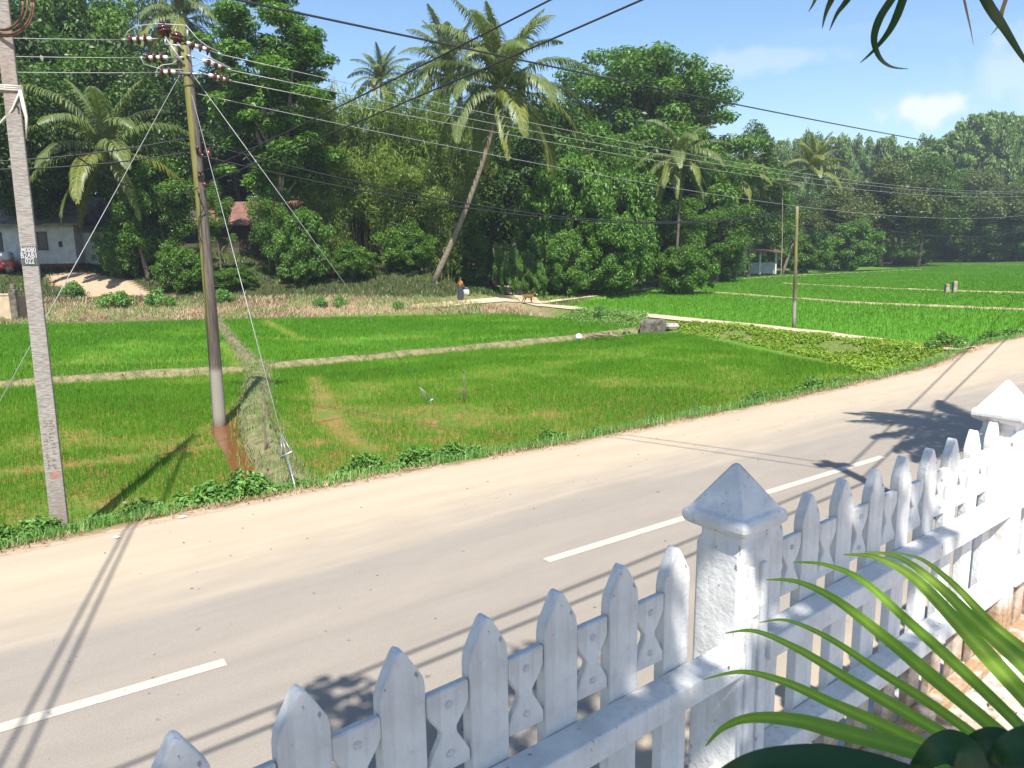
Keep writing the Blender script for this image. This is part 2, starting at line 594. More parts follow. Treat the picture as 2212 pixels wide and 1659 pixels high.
def resample(L, step):
    o = []
    for i in range(len(L) - 1):
        a, b = np.array(L[i], float), np.array(L[i + 1], float)
        n = max(1, int(np.linalg.norm(b - a) / step))
        o += [a + (b - a) * k / n for k in range(n)]
    o.append(np.array(L[-1], float))
    return np.array(o)


def smooth_line(L, it=2):
    L = [np.array(q, float) for q in L]
    for _ in range(it):
        o = [L[0]]
        for i in range(len(L) - 1):
            o += [L[i] * .75 + L[i + 1] * .25, L[i] * .25 + L[i + 1] * .75]
        L = o + [L[-1]]
    return L

# ------------------------------------------------------------------ plan of the place
AZ = R(54.6)                                   # road direction
RD = np.array([math.sin(AZ), math.cos(AZ)]); RN = np.array([-RD[1], RD[0]])


def sn(x, y): return x * RD[0] + y * RD[1], x * RN[0] + y * RN[1]


def road_pt(s, n): return RD * s + RN * n


edge_px = [(-420, 1265), (0, 1182), (320, 1112), (640, 1054), (900, 1006), (1200, 955), (1640, 870), (1860, 822), (2000, 790), (2060, 765), (2120, 742), (2212, 724), (2400, 672)]
edge_w = [G(x, y, 0)[:2] for x, y in edge_px]
_es = np.array([sn(*q)[0] for q in edge_w]); _en = np.array([sn(*q)[1] for q in edge_w])


def edge_n(s): return np.interp(s, _es, _en)


wood_px = [(-900, 735), (-300, 712), (0, 703), (250, 698), (480, 690), (800, 684), (1100, 679), (1190, 690), (1230, 662), (1290, 645), (1420, 622), (1560, 602), (1750, 586), (2000, 574), (2018, 561), (2212, 558), (2600, 552)]
wood_line = line_px(wood_px)
wood_poly = wood_line + [(1500, 900), (1500, 2500), (-1500, 2500), (-1500, 45)]
path_px = [(700, 655), (880, 655), (1000, 652), (1150, 655), (1300, 674), (1500, 693), (1700, 714), (1880, 737), (2000, 752), (2090, 752)]
path_w = smooth_line([G(x, y, .25 if x < 900 else .16 if x < 1100 else -.05 if x < 1200 else -.12)[:2] for x, y in path_px])
lane_px = [(1150, 655), (1120, 636), (1090, 618)]
bundpath_w = smooth_line([G(x, y, -.3)[:2] for x, y in [(1170, 656), (1250, 645), (1340, 634), (1440, 618), (1540, 603)]])


def height(x, y):
    x = np.asarray(x, float); y = np.asarray(y, float)
    s, n = sn(x, y)
    de = n - edge_n(s)
    h = np.where(de < 0, -.03, -.03 - .47 * np.clip(de / 1.0, 0, 1))
    ins = in_poly(x, y, wood_poly)
    d, ix = seg_dist(x, y, wood_line)
    k = np.clip((ix - 6.5) / 3.0, 0, 1)                     # 0 on the left bank, 1 on the far flat side
    hl = .85 * np.clip(d / 4.5, 0, 1) + .24 * np.clip(d - 5, 0, 16) + .10 * np.clip(d - 20, 0, 60)
    hr = .25 * np.clip(d / 2, 0, 1) + .02 * np.clip(d - 3, 0, 60) + .16 * np.clip(d - 45, 0, 130)
    hw = hl * (1 - k) + hr * k
    hw = hw + (fbm(x, y, 3.0, 5) - .5) * .35 * np.clip(d / 2, 0, 1)
    h = np.where(ins & (de > 0), -.5 + hw, h)
    dp, _ = seg_dist(x, y, path_w)
    rise = np.clip((2.6 - dp) / 1.7, 0, 1)
    h = np.where(de > 0, np.maximum(h, -.5 + .38 * rise * rise * (3 - 2 * rise)), h)
    db, _ = seg_dist(x, y, bundpath_w)
    h = np.where(de > 0, np.maximum(h, -.5 + .22 * np.clip((1.5 - db) / .9, 0, 1)), h)
    return h


def hz(x, y): return float(height(np.array([x]), np.array([y]))[0])


def T(px, py):
    """where the view line of photo position px, py meets the terrain"""
    d = ray(px, py)
    ts = np.concatenate([np.arange(5, 120, .15), np.arange(120, 600, .8)])
    P = CAM[None] + d[None] * ts[:, None]
    b = P[:, 2] < height(P[:, 0], P[:, 1])
    i = int(np.argmax(b)) if b.any() else len(ts) - 1
    return P[i]


def onground(px, py, Y):
    q = D(px, py, Y)
    return np.array([q[0], q[1], hz(q[0], q[1])])

# ------------------------------------------------------------------ ground, road, water
def axis_vals(lo, hi, step, far):
    a = list(np.arange(lo, hi, step)); st = step; v = a[-1]
    while v < far: st *= 1.18; v += st; a.append(v)
    st = step; v = a[0]; b = []
    while v > -far: st *= 1.18; v -= st; b.append(v)
    return np.array(b[::-1] + a)


gx, gy = axis_vals(-48, 75, .42, 3000), axis_vals(2, 112, .42, 3000)
XX, YY = np.meshgrid(gx, gy)
ZZ = height(XX, YY)
nxg, nyg = len(gx), len(gy)
idx = np.arange(nxg * nyg).reshape(nyg, nxg)
FF = np.stack([idx[:-1, :-1], idx[:-1, 1:], idx[1:, 1:], idx[1:, :-1]], -1).reshape(-1, 4)
gme = np_mesh('ground', np.stack([XX, YY, ZZ], -1).reshape(-1, 3), FF, smooth=True)
# zones that stay with the soil: bank of dry straw, green verge, bare sandy yard
xs, ys = XX.ravel(), YY.ravel()
insw = in_poly(xs, ys, wood_poly)
dw, ixw = seg_dist(xs, ys, wood_line)
strawz = np.clip(1 - np.abs(dw - 2.4) / 3.2, 0, 1) * insw * np.clip(8.2 - ixw, 0, 1) * np.clip(ixw - 1.0, 0, 1)
ss, nn = sn(xs, ys)
verge = np.clip(1 - np.abs(nn - edge_n(ss) - .3) / 1.1, 0, 1)
dpth, _ = seg_dist(xs, ys, path_w)
greenz = np.maximum(np.clip((3.2 - dpth) / 1.2, 0, 1), insw * np.clip(ixw - 8.2, 0, 1) * np.clip(6 - dw, 0, 1))
yard = [tuple(T(*q)[:2]) for q in [(95, 594), (190, 588), (270, 602), (345, 640), (190, 641), (120, 618)]]
lane = [tuple(T(*q)[:2]) for q in lane_px]
dl, _ = seg_dist(xs, ys, lane)
sandz = np.maximum(np.where(in_poly(xs, ys, yard), 1.0, 0.0), np.clip((1.4 - dl) / .7, 0, 1))
sandz = np.maximum(sandz, (nn < edge_n(ss)) * 1.0)
fieldz = (~insw) * (nn > edge_n(ss)) * 1.0
ca = gme.attributes.new('zone', 'FLOAT_COLOR', 'POINT')
ca.data.foreach_set('color', np.stack([strawz, greenz, sandz, fieldz], -1).astype(np.float32).ravel())
mt, n, l, p = new_mat('ground_soil')
at = n.new('ShaderNodeAttribute'); at.attribute_name = 'zone'
sp = n.new('ShaderNodeSeparateColor'); l.new(at.outputs['Color'], sp.inputs[0])
n1 = noise(n, l, .55, 6); n2 = noise(n, l, 6.0, 5); n3 = noise(n, l, 1.7, 5)
litter = mixc(n, l, rng_(n, l, n2, .35, .65), (.075, .055, .032), (.035, .055, .018))
field = mixc(n, l, rng_(n, l, n3, .38, .66), (.11, .17, .03), (.27, .15, .06))
far = mixc(n, l, rng_(n, l, n1, .35, .65), (.07, .20, .016), (.09, .24, .02))
cd = n.new('ShaderNodeNewGeometry'); sx = n.new('ShaderNodeSeparateXYZ'); l.new(cd.outputs['Position'], sx.inputs[0])
field = mixc(n, l, rng_(n, l, sx.outputs['Y'], 20.0, 34.0), field, far)
c = mixc(n, l, at.outputs['Alpha'], litter, field)
gcol = mixc(n, l, rng_(n, l, n2, .35, .62), (.075, .16, .022), (.19, .165, .07))
c = mixc(n, l, mth(n, l, 'MULTIPLY', sp.outputs['Green'], rng_(n, l, n3, .30, .50, .3, 1)), c, gcol)
straw = mixc(n, l, rng_(n, l, n2, .35, .65), (.40, .29, .20), (.24, .16, .10))
c = mixc(n, l, mth(n, l, 'MULTIPLY', sp.outputs['Red'], rng_(n, l, n3, .28, .45, .25, 1)), c, straw)
sand = mixc(n, l, rng_(n, l, n2, .35, .65), (.46, .34, .23), (.36, .26, .17))
c = mixc(n, l, sp.outputs['Blue'], c, sand)
l.new(c, p.inputs['Base Color']); p.inputs['Roughness'].default_value = 1.0
p.inputs['Specular IOR Level'].default_value = .1
bump(n, l, p, n2, .7, .12)
tag(link('ground', gme, None, mt), kind='structure')


def strip(name, mat, sv, n_in, n_out, z, cols=2, jit=0.0):
    """a sheet along the road between two n profiles"""
    V, F = [], []
    for s in sv:
        a, b = n_in(s), n_out(s)
        for k in range(cols):
            q = road_pt(s, a + (b - a) * k / (cols - 1) + (jit * (random.random() - .5) if k == cols - 1 else 0))
            V.append((q[0], q[1], z - (.10 if k == cols - 1 and jit else 0)))
    for i in range(len(sv) - 1):
        for k in range(cols - 1):
            F.append((i * cols + k, (i + 1) * cols + k, (i + 1) * cols + k + 1, i * cols + k + 1))
    me = bpy.data.meshes.new(name); me.from_pydata(V, [], F)
    bm = bmesh.new(); bm.from_mesh(me); bmesh.ops.recalc_face_normals(bm, faces=bm.faces)
    if bm.faces and sum(f.normal.z for f in bm.faces) < 0: bmesh.ops.reverse_faces(bm, faces=bm.faces)
    bm.to_mesh(me); bm.free()
    return link(name, me, None, mat)


def road_coord(n, l):
    """along-road (X) and across-road (Y) coordinates from the world position"""
    g = n.new('ShaderNodeNewGeometry'); mpn = n.new('ShaderNodeMapping'); mpn.vector_type = 'POINT'
    mpn.inputs['Rotation'].default_value = (0, 0, -math.atan2(RD[1], RD[0]))
    l.new(g.outputs['Position'], mpn.inputs['Vector'])
    s = n.new('ShaderNodeSeparateXYZ'); l.new(mpn.outputs[0], s.inputs[0])
    return mpn.outputs[0], s.outputs['X'], s.outputs['Y']


def noise_v(n, l, vec, scale, stretch, detail=5):
    mpn = n.new('ShaderNodeMapping'); mpn.inputs['Scale'].default_value = stretch
    l.new(vec, mpn.inputs['Vector'])
    z = n.new('ShaderNodeTexNoise'); z.inputs['Scale'].default_value = scale; z.inputs['Detail'].default_value = detail
    l.new(mpn.outputs[0], z.inputs['Vector'])
    return z.outputs['Fac']


svals = np.concatenate([np.arange(-26, 60, .35), np.arange(60, 140, 3)])
# sandy shoulder
mt, n, l, p = new_mat('sandy_shoulder')
vec, vs, vn = road_coord(n, l)
a = noise_v(n, l, vec, 1.0, (.25, 1.6, 1)); b = noise_v(n, l, vec, 9.0, (.7, 1, 1)); g2 = noise_v(n, l, vec, 40, (1, 1, 1), 3)
c = mixc(n, l, rng_(n, l, a, .35, .65), (.425, .352, .257), (.39, .315, .229))
c = mixc(n, l, rng_(n, l, b, .55, .75, 0, .2), c, (.44, .34, .24))
c = mixc(n, l, rng_(n, l, g2, .68, .76, 0, .35), c, (.30, .21, .15))
wet = mth(n, l, 'MULTIPLY', rng_(n, l, vn, 10.7, 11.5), rng_(n, l, b, .35, .6))
c = mixc(n, l, mth(n, l, 'MULTIPLY', wet, .25), c, (.40, .285, .205))
l.new(c, p.inputs['Base Color']); p.inputs['Roughness'].default_value = 1
p.inputs['Specular IOR Level'].default_value = .1
bump(n, l, p, b, .12, .008)
sh = strip('road_shoulder', mt, svals, lambda s: -3.0, lambda s: edge_n(s) + .16, 0.0, 24, .14)
tag(sh, kind='structure')
# asphalt under dust
mt, n, l, p = new_mat('dusty_asphalt')
vec, vs, vn = road_coord(n, l)
a = noise_v(n, l, vec, .5, (.22, 2.2, 1)); b = noise_v(n, l, vec, 90, (1, 1, 1), 3); c3 = noise_v(n, l, vec, 3, (.35, 1.3, 1)); d4 = noise_v(n, l, vec, 7, (1, 1, 1), 2)
asp = mixc(n, l, rng_(n, l, c3, .3, .7), (.300, .264, .222), (.268, .235, .196))
asp = mixc(n, l, rng_(n, l, b, .38, .70, 0, .6), asp, (.225, .195, .162))
asp = mixc(n, l, rng_(n, l, a, .52, .75, 0, .28), asp, (.40, .335, .26))
tr_ = noise_v(n, l, vec, 1.6, (.05, 1.6, 1), 4)
asp = mixc(n, l, rng_(n, l, tr_, .54, .70, 0, .32), asp, (.215, .188, .158))
pch = noise_v(n, l, vec, 160, (1, 1, 1), 2)
asp = mixc(n, l, rng_(n, l, pch, .62, .70, 0, .55), asp, (.42, .37, .31))
asp = mixc(n, l, rng_(n, l, d4, .73, .76, 0, .7), asp, (.15, .125, .105))
e1 = mth(n, l, 'ADD', vn, mth(n, l, 'MULTIPLY', a, 1.5))
dust = mth(n, l, 'MAXIMUM', rng_(n, l, e1, 8.9, 10.3), rng_(n, l, e1, 4.9, 3.9))
band = mth(n, l, 'MULTIPLY', rng_(n, l, e1, 9.0, 9.25), rng_(n, l, e1, 9.6, 9.35))
dust = mth(n, l, 'MAXIMUM', dust, mth(n, l, 'MULTIPLY', band, .55))
sandc = mixc(n, l, rng_(n, l, c3, .35, .65), (.420, .350, .255), (.385, .315, .228))
c = mixc(n, l, dust, asp, sandc)
l.new(c, p.inputs['Base Color']); p.inputs['Roughness'].default_value = .95
p.inputs['Specular IOR Level'].default_value = .2
bump(n, l, p, b, .45, .008)
rd = strip('road', mt, svals, lambda s: 3.1, lambda s: min(10.0, edge_n(s) - .35), .004, 2)
tag(rd, kind='structure')
# painted centre dashes and a worn far edge line
mt, n, l, p = new_mat('worn_road_paint')
f = noise(n, l, 22, 4); f2 = noise(n, l, 2.5, 3)
l.new(mixc(n, l, mth(n, l, 'MULTIPLY', rng_(n, l, f, .55, .66), rng_(n, l, f2, .35, .6)), (.48, .43, .35), (.31, .27, .225)), p.inputs['Base Color'])
p.inputs['Roughness'].default_value = .8
M['dash'] = mt


def dash(a, b, w=.14):
    A, B = G(*a)[:2], G(*b)[:2]
    t = (B - A) / np.linalg.norm(B - A); q = np.array([-t[1], t[0]]) * w / 2
    me = bpy.data.meshes.new('lane_marking')
    vs = [A - q, B - q, B + q, A + q]
    me.from_pydata([(v[0], v[1], .008) for v in vs], [], [(0, 1, 2, 3)])
    tag(link('lane_marking', me, None, M['dash']), kind='structure')


dash((-190, 1630), (487, 1431))
dash((1180, 1212), (1908, 987))
dash((2230, 893), (2400, 846))


def ribbon(name, L, mat, w, lift, crown=0.0, cols=5, jit=.12, zfix=None):
    """a strip laid over the terrain along polyline L"""
    L = resample(L, .5)
    V, F = [], []
    n = len(L)
    for i in range(n):
        t = L[min(i + 1, n - 1)] - L[max(i - 1, 0)]; t /= np.linalg.norm(t) + 1e-9
        q = np.array([-t[1], t[0]])
        wi = w * (1 + jit * 2 * (vnoise(i * .5, 0, 1.3, 3) - .5)); off = jit * 2 * (vnoise(i * .5, 9, 1.7, 4) - .5)
        for k in range(cols):
            u = k / (cols - 1) * 2 - 1
            P = L[i] + q * (u * wi / 2 + off * w * .3)
            z = (hz(*P) if zfix is None else zfix) + lift + crown * (1 - u * u) * (.8 + .4 * vnoise(P[0], P[1], .7, 8))
            if crown and abs(u) == 1: z -= .10
            V.append((P[0], P[1], z))
    for i in range(n - 1):
        for k in range(cols - 1):
            F.append((i * cols + k, (i + 1) * cols + k, (i + 1) * cols + k + 1, i * cols + k + 1))
    me = np_mesh(name, np.array(V), np.array(F), smooth=True)
    me.flip_normals()
    return link(name, me, None, mat)


M['pathsand'] = solid('trodden_path_sand', (.56, .43, .30), (.42, .31, .20), 2.5, 1, bmp=.3)
M['bundsoil'] = solid('straw_covered_bund', (.24, .19, .10), (.11, .12, .045), 3.2, 1, bmp=.6, lo=.38, hi=.62)
M['drybank'] = solid('cut_straw_bund', (.46, .36, .23), (.26, .20, .11), 4, 1, bmp=.6)
tag(ribbon('footpath', path_w[6:], M['pathsand'], 1.5, .06), kind='structure')
tag(ribbon('footpath', lane, M['pathsand'], 1.9, .05), kind='structure')
tag(ribbon('footpath', bundpath_w, M['pathsand'], .8, .05), kind='structure')
bund_px = {
    'long': [(-300, 868), (0, 838), (240, 818), (470, 808), (560, 800), (800, 778), (1100, 748), (1255, 733), (1400, 714)],
    'cross': [(470, 694), (500, 735), (530, 770), (556, 798)],
    'near': [(563, 788), (560, 806), (552, 850), (548, 900), (570, 960), (600, 1010), (628, 1056), (650, 1090)],
}
BW = {'long': .85, 'cross': .7, 'near': 1.0}
bund_w = {k: smooth_line(line_px(v)) for k, v in bund_px.items()}
for k, L in bund_w.items():
    tag(ribbon('bund', L, M['bundsoil'], BW[k], 0, .24, 7, zfix=-.5), kind='structure')
far_lines = [[(1480, 629), (1640, 640), (1840, 655), (2212, 671), (2400, 680)], [(1690, 613), (1860, 622), (2060, 630), (2212, 634), (2400, 638)],
             [(2016, 572), (2212, 572), (2400, 572)], [(1600, 603), (1760, 594), (1990, 583)]]
for q in far_lines:
    tag(ribbon('bund', line_px(q), M['drybank'], .34, 0, .13, 5, zfix=-.5), kind='structure')
# brown irrigation water beside the near bund
mt, n, l, p = new_mat('muddy_water')
f = noise(n, l, 2.0, 4)
l.new(mixc(n, l, f, (.20, .085, .03), (.15, .06, .022)), p.inputs['Base Color'])
p.inputs['Roughness'].default_value = .12
wp = [G(x, y, -.5)[:2] for x, y in [(468, 905), (500, 890), (540, 855), (556, 850), (530, 910), (525, 950), (545, 1005), (556, 1045), (505, 1040), (488, 990), (470, 960), (455, 935)]]
me = bpy.data.meshes.new('water')
me.from_pydata([(q[0], q[1], -.485) for q in wp], [], [tuple(range(len(wp)))])
o = link('water', me, None, mt); tag(o, kind='structure')
bm = bmesh.new(); bm.from_mesh(me); bmesh.ops.triangulate(bm, faces=bm.faces); bmesh.ops.recalc_face_normals(bm, faces=bm.faces)
if sum(f.normal.z for f in bm.faces) < 0: bmesh.ops.reverse_faces(bm, faces=bm.faces)
bm.to_mesh(me); bm.free()
water_poly = [tuple(q) for q in wp]

# ------------------------------------------------------------------ rice, straw, ground cover
def blades(P, n_bl, h, w, lean, v, spread, zfun=None):
    """n_bl thin triangles per clump position P (N,2) with per-clump height/width/colour arrays"""
    N = len(P)
    P = np.repeat(P, n_bl, 0); h = np.repeat(h, n_bl); w = np.repeat(w, n_bl); v = np.repeat(v, n_bl)
    K = len(P)
    off = RNG.normal(0, 1, (K, 2)) * np.repeat(spread, n_bl)[:, None] if hasattr(spread, '__len__') else RNG.normal(0, spread, (K, 2))
    B = P + off
    a = RNG.uniform(0, 2 * np.pi, K)
    hh = h * RNG.uniform(.6, 1.15, K)
    z0 = zfun(B[:, 0], B[:, 1])
    wv = np.stack([np.cos(a), np.sin(a)], 1) * (w / 2)[:, None]
    tip = B + np.stack([np.cos(a + 1.4), np.sin(a + 1.4)], 1) * (lean * hh * RNG.uniform(.1, 1, K))[:, None]
    V = np.empty((K, 3, 3))
    V[:, 0, :2], V[:, 1, :2], V[:, 2, :2] = B - wv, B + wv, tip
    V[:, 0, 2] = V[:, 1, 2] = z0 - .02
    V[:, 2, 2] = z0 + hh
    vv = np.clip(v + RNG.normal(0, .13, K), 0, 1)
    return V.reshape(-1, 3), np.arange(K * 3).reshape(-1, 3), np.repeat(vv, 3)


def flat(z): return lambda x, y: np.full(len(x), z)


def scatter(poly, spacing):
    P = np.array(poly); lo, hi = P.min(0), P.max(0)
    X, Y = np.meshgrid(np.arange(lo[0], hi[0], spacing), np.arange(lo[1], hi[1], spacing))
    q = np.stack([X.ravel(), Y.ravel()], 1) + RNG.uniform(-.5, .5, (X.size, 2)) * spacing
    return q[in_poly(q[:, 0], q[:, 1], poly)]


furrows = [line_px(q) for q in [[(678, 818), (700, 870), (712, 910), (745, 940), (800, 975)], [(560, 732), (660, 737), (760, 736), (940, 731)],
                                [(1000, 735), (1100, 727), (1190, 725)], [(-60, 1030), (120, 1012), (300, 990), (470, 966)], [(572, 694), (610, 715), (655, 736)],
                                [(480, 740), (510, 775), (530, 800)], [(60, 790), (250, 786), (480, 778)], [(455, 935), (500, 905), (545, 860)]]]


def rice(name, label, px, spacing, h=.27, w=.011, nb=3, farfield=False, z=-.5, group='rice plots beyond the road'):
    poly = line_px(px, z)
    q = scatter(poly, spacing)
    s, n_ = sn(q[:, 0], q[:, 1])
    ok = n_ > edge_n(s) + .75
    for k, L in bund_w.items():
        d, _ = seg_dist(q[:, 0], q[:, 1], L); ok &= d > BW[k] * .47
    ok &= ~in_poly(q[:, 0], q[:, 1], water_poly)
    dp, _ = seg_dist(q[:, 0], q[:, 1], path_w); ok &= dp > 1.7
    ok &= ~in_poly(q[:, 0], q[:, 1], wood_poly)
    q = q[ok]
    patch = fbm(q[:, 0], q[:, 1] * 1.5, 3.6, 21); p2 = vnoise(q[:, 0], q[:, 1], 1.1, 33)
    df = np.full(len(q), 9.0)
    if not farfield:
        for L in furrows:
            d, _ = seg_dist(q[:, 0], q[:, 1], L); df = np.minimum(df, d)
    else:
        for L in far_lines:
            d, _ = seg_dist(q[:, 0], q[:, 1], line_px(L)); df = np.minimum(df, d)
    near = np.clip(1 - df / .45, 0, 1)
    thin = np.clip((patch - .615) * 4.2, 0, .55) + np.clip((p2 - .78) * 1.2, 0, .25) + near * .8
    if farfield: thin = near * .3
    keep = RNG.uniform(0, 1, len(q)) > thin
    q = q[keep]; patch = patch[keep]; near = near[keep]; thin = thin[keep]
    v = .28 + .5 * (patch - .5) + near * .55 + np.clip(thin, 0, 1) * .35
    if farfield: v = .30 + .35 * (patch - .5)
    dist = np.hypot(q[:, 0], q[:, 1])
    ww = w * np.clip(dist / 16, .8, 9)
    V, F, vv = blades(q, nb, np.full(len(q), h), ww, .45, v, spacing * .35, flat(z))
    o = link(name, np_mesh(name, V, F, vv), None, LM['rice'])
    return tag(o, label, 'rice plot', group, 'stuff')


rice('rice_plants', 'young rice in the near plot between the concrete pole and the wooden pole', [(-420, 870), (0, 842), (470, 812), (545, 805), (550, 850), (530, 1000), (622, 1060), (300, 1125), (-420, 1280)], .072, w=.011, nb=4, h=.165)
rice('rice_plants', 'young rice in the wide plot between the long bund and the road', [(575, 800), (1100, 752), (1400, 722), (1470, 722), (1640, 760), (1850, 800), (1880, 822), (1640, 872), (900, 1008), (640, 1056), (590, 960), (560, 860)], .082, w=.011, nb=4, h=.165)
rice('rice_plants', 'young rice in the plot behind the concrete pole below the straw bank', [(-420, 868), (-420, 712), (0, 704), (470, 693), (545, 795), (0, 832)], .15, w=.014, nb=4, h=.20)
rice('rice_plants', 'young rice in the middle plot below the person on the path', [(485, 693), (1100, 680), (1185, 690), (1330, 705), (1390, 712), (1250, 730), (565, 795)], .15, w=.014, nb=4, h=.20)
rice('rice_plants', 'wide rice field across the footpath on the right', [(1240, 668), (1300, 641), (1560, 602), (2000, 577), (2016, 562), (2212, 559), (2500, 556), (2600, 640), (2300, 690), (2110, 740), (1900, 735), (1500, 690)], .38, w=.016, h=.20, nb=5, farfield=True)


def straw_on(name, label, q, h, w, nb, mat, v, spread, zf, cat, lean=1.6):
    V, F, vv = blades(q, nb, np.full(len(q), h), np.full(len(q), w), lean, v, spread, zf)
    return tag(link(name, np_mesh(name, V, F, vv), None, mat), label, cat, None, 'stuff')


def along(L, w, dens):
    L = resample(L, .25); o = []
    for i in range(len(L) - 1):
        t = L[i + 1] - L[i]; ln = np.linalg.norm(t); t = t / (ln + 1e-9)
        for _ in range(max(1, int(dens * ln * w))):
            o.append(L[i] + t * random.random() * ln + np.array([-t[1], t[0]]) * random.uniform(-w / 2, w / 2))
    return np.array(o)


q = np.concatenate([along(bund_w[k], BW[k] * 1.05, 26) for k in bund_w])
def bundz(x, y):
    z = np.full(len(x), -.5)
    for k, L in bund_w.items():
        d, _ = seg_dist(x, y, L); u = np.clip(d / (BW[k] / 2), 0, 1)
        z = np.maximum(z, -.5 + .22 * (1 - u * u))
    return z
straw_on('dry_grass', 'cut straw and dry grass lying on the bunds between the rice plots', q, .13, .022, 3, LM['drybund'], .12 + .6 * vnoise(q[:, 0], q[:, 1], .9, 2), .06, bundz, 'dry grass')
q = np.concatenate([along(bund_w[k], BW[k] * 1.35, 60 if k == 'near' else 26) for k in bund_w])
straw_on('grass', 'short green grass growing on the bunds between the rice plots', q, .15, .014, 3, LM['weed'], .3 + .6 * vnoise(q[:, 0], q[:, 1], .8, 6), .06, bundz, 'grass', .8)
bankpoly = line_px([(-300, 712), (0, 703), (480, 690), (1100, 679), (1190, 690)])
bank = bankpoly + [tuple(T(x, y)[:2]) for x, y in [(1110, 662), (880, 645), (620, 640), (330, 642), (100, 646), (-300, 650)]]
q = scatter(bank, .22)
straw_on('dry_grass', 'pinkish dry straw covering the bank along the wood', q, .26, .05, 3, LM['dry'], .30 + .6 * vnoise(q[:, 0], q[:, 1], 1.5, 12), .1, lambda x, y: height(x, y), 'dry grass')
q = q[fbm(q[:, 0], q[:, 1], 3.0, 77) > .52]
straw_on('grass', 'green grass tufts scattered over the straw bank', q, .34, .04, 3, LM['weed'], .3 + .5 * vnoise(q[:, 0], q[:, 1], 1.5, 14), .14, lambda x, y: height(x, y), 'grass', .7)
q = np.concatenate([along([np.array(p_) for p_ in path_w[4:]], 4.2, 9)])
d_, _ = seg_dist(q[:, 0], q[:, 1], path_w)
s_, n_ = sn(q[:, 0], q[:, 1])
q = q[(d_ > .85) & (n_ > edge_n(s_) + .3)]
straw_on('grass', 'green grass and creepers on both sides of the footpath', q, .085, .04, 4, LM['lime'], .05 + .6 * vnoise(q[:, 0], q[:, 1], 1.5, 15), .12, lambda x, y: height(x, y), 'grass', .9)
q = np.concatenate([along(bundpath_w, 4.5, 9)]); d_, _ = seg_dist(q[:, 0], q[:, 1], bundpath_w); q = q[(d_ > .45)]
q = q[in_poly(q[:, 0], q[:, 1], wood_poly) | (RNG.uniform(0, 1, len(q)) > .5)]
straw_on('grass', 'grass verge along the narrow path below the wood', q, .24, .06, 4, LM['lime'], .05 + .5 * vnoise(q[:, 0], q[:, 1], 1.5, 16), .15, lambda x, y: height(x, y), 'grass', .8)
# woodland floor
wfl = [tuple(T(x, y)[:2]) for x, y in [(-100, 640), (330, 640), (620, 638), (900, 644), (1050, 640), (1130, 618), (1300, 610), (1500, 596)]]
wfl += [tuple(D(x, 560, Y)[:2]) for x, Y in [(1560, 105), (1100, 74), (900, 70), (350, 68), (-100, 70)]]
q = scatter(wfl, .42)
q = q[~in_poly(q[:, 0], q[:, 1], yard)]
dl_, _ = seg_dist(q[:, 0], q[:, 1], lane); q = q[dl_ > 1.2]
straw_on('undergrowth', 'low leafy undergrowth on the floor of the wood', q, .30, .09, 4, LM['dark'], .1 + .8 * vnoise(q[:, 0], q[:, 1], 2.0, 18), .25, lambda x, y: height(x, y), 'undergrowth', .9)

#PART2
# ------------------------------------------------------------------ foliage builders
def unit(a): return a / (np.linalg.norm(a, axis=-1, keepdims=True) + 1e-9)


def leaf_quads(P, N_, T_, L, W_, fold=.12):
    B = unit(np.cross(N_, T_))
    L = np.broadcast_to(np.asarray(L, float), (len(P),))[:, None]; W_ = np.broadcast_to(np.asarray(W_, float), (len(P),))[:, None]
    V = np.empty((len(P), 4, 3))
    V[:, 0] = P - T_ * L * .5
    V[:, 1] = P + B * W_ * .5 + N_ * L * fold
    V[:, 2] = P + T_ * L * .5 - N_ * L * fold * .6
    V[:, 3] = P - B * W_ * .5 + N_ * L * fold
    return V.reshape(-1, 3), np.arange(len(P) * 4).reshape(-1, 4)


def cloud(C, n, L, asp, rng, droop=.35, flatz=.75, up=.7, outw=.6):
    """n leaves through the clumps C (x, y, z, r); each leaf has its own tone v"""
    C = np.asarray(C, float)
    pr = C[:, 3] ** 2; pr /= pr.sum()
    k = rng.choice(len(C), n, p=pr)
    d = unit(rng.normal(0, 1, (n, 3)))
    rad = C[k, 3] * rng.uniform(0, 1, n) ** .45
    P = C[k, :3] + d * rad[:, None] * np.array([1, 1, flatz])
    N_ = unit(d * outw + np.array([0, 0, up]) + rng.normal(0, .45, (n, 3)))
    t = rng.normal(0, 1, (n, 3)) + d * .5 + np.array([0, 0, -1.0]) * droop
    T_ = unit(t - N_ * (t * N_).sum(1)[:, None] * .8)
    Ls = L * rng.uniform(.65, 1.3, n)
    tone = rng.uniform(0, 1, len(C))
    v = np.clip(.22 + .50 * rng.beta(1.6, 2.2, n) + .28 * (tone[k] - .35), 0, 1)
    V, F = leaf_quads(P, N_, T_, Ls, Ls * asp)
    return V, F, np.repeat(v, 4)


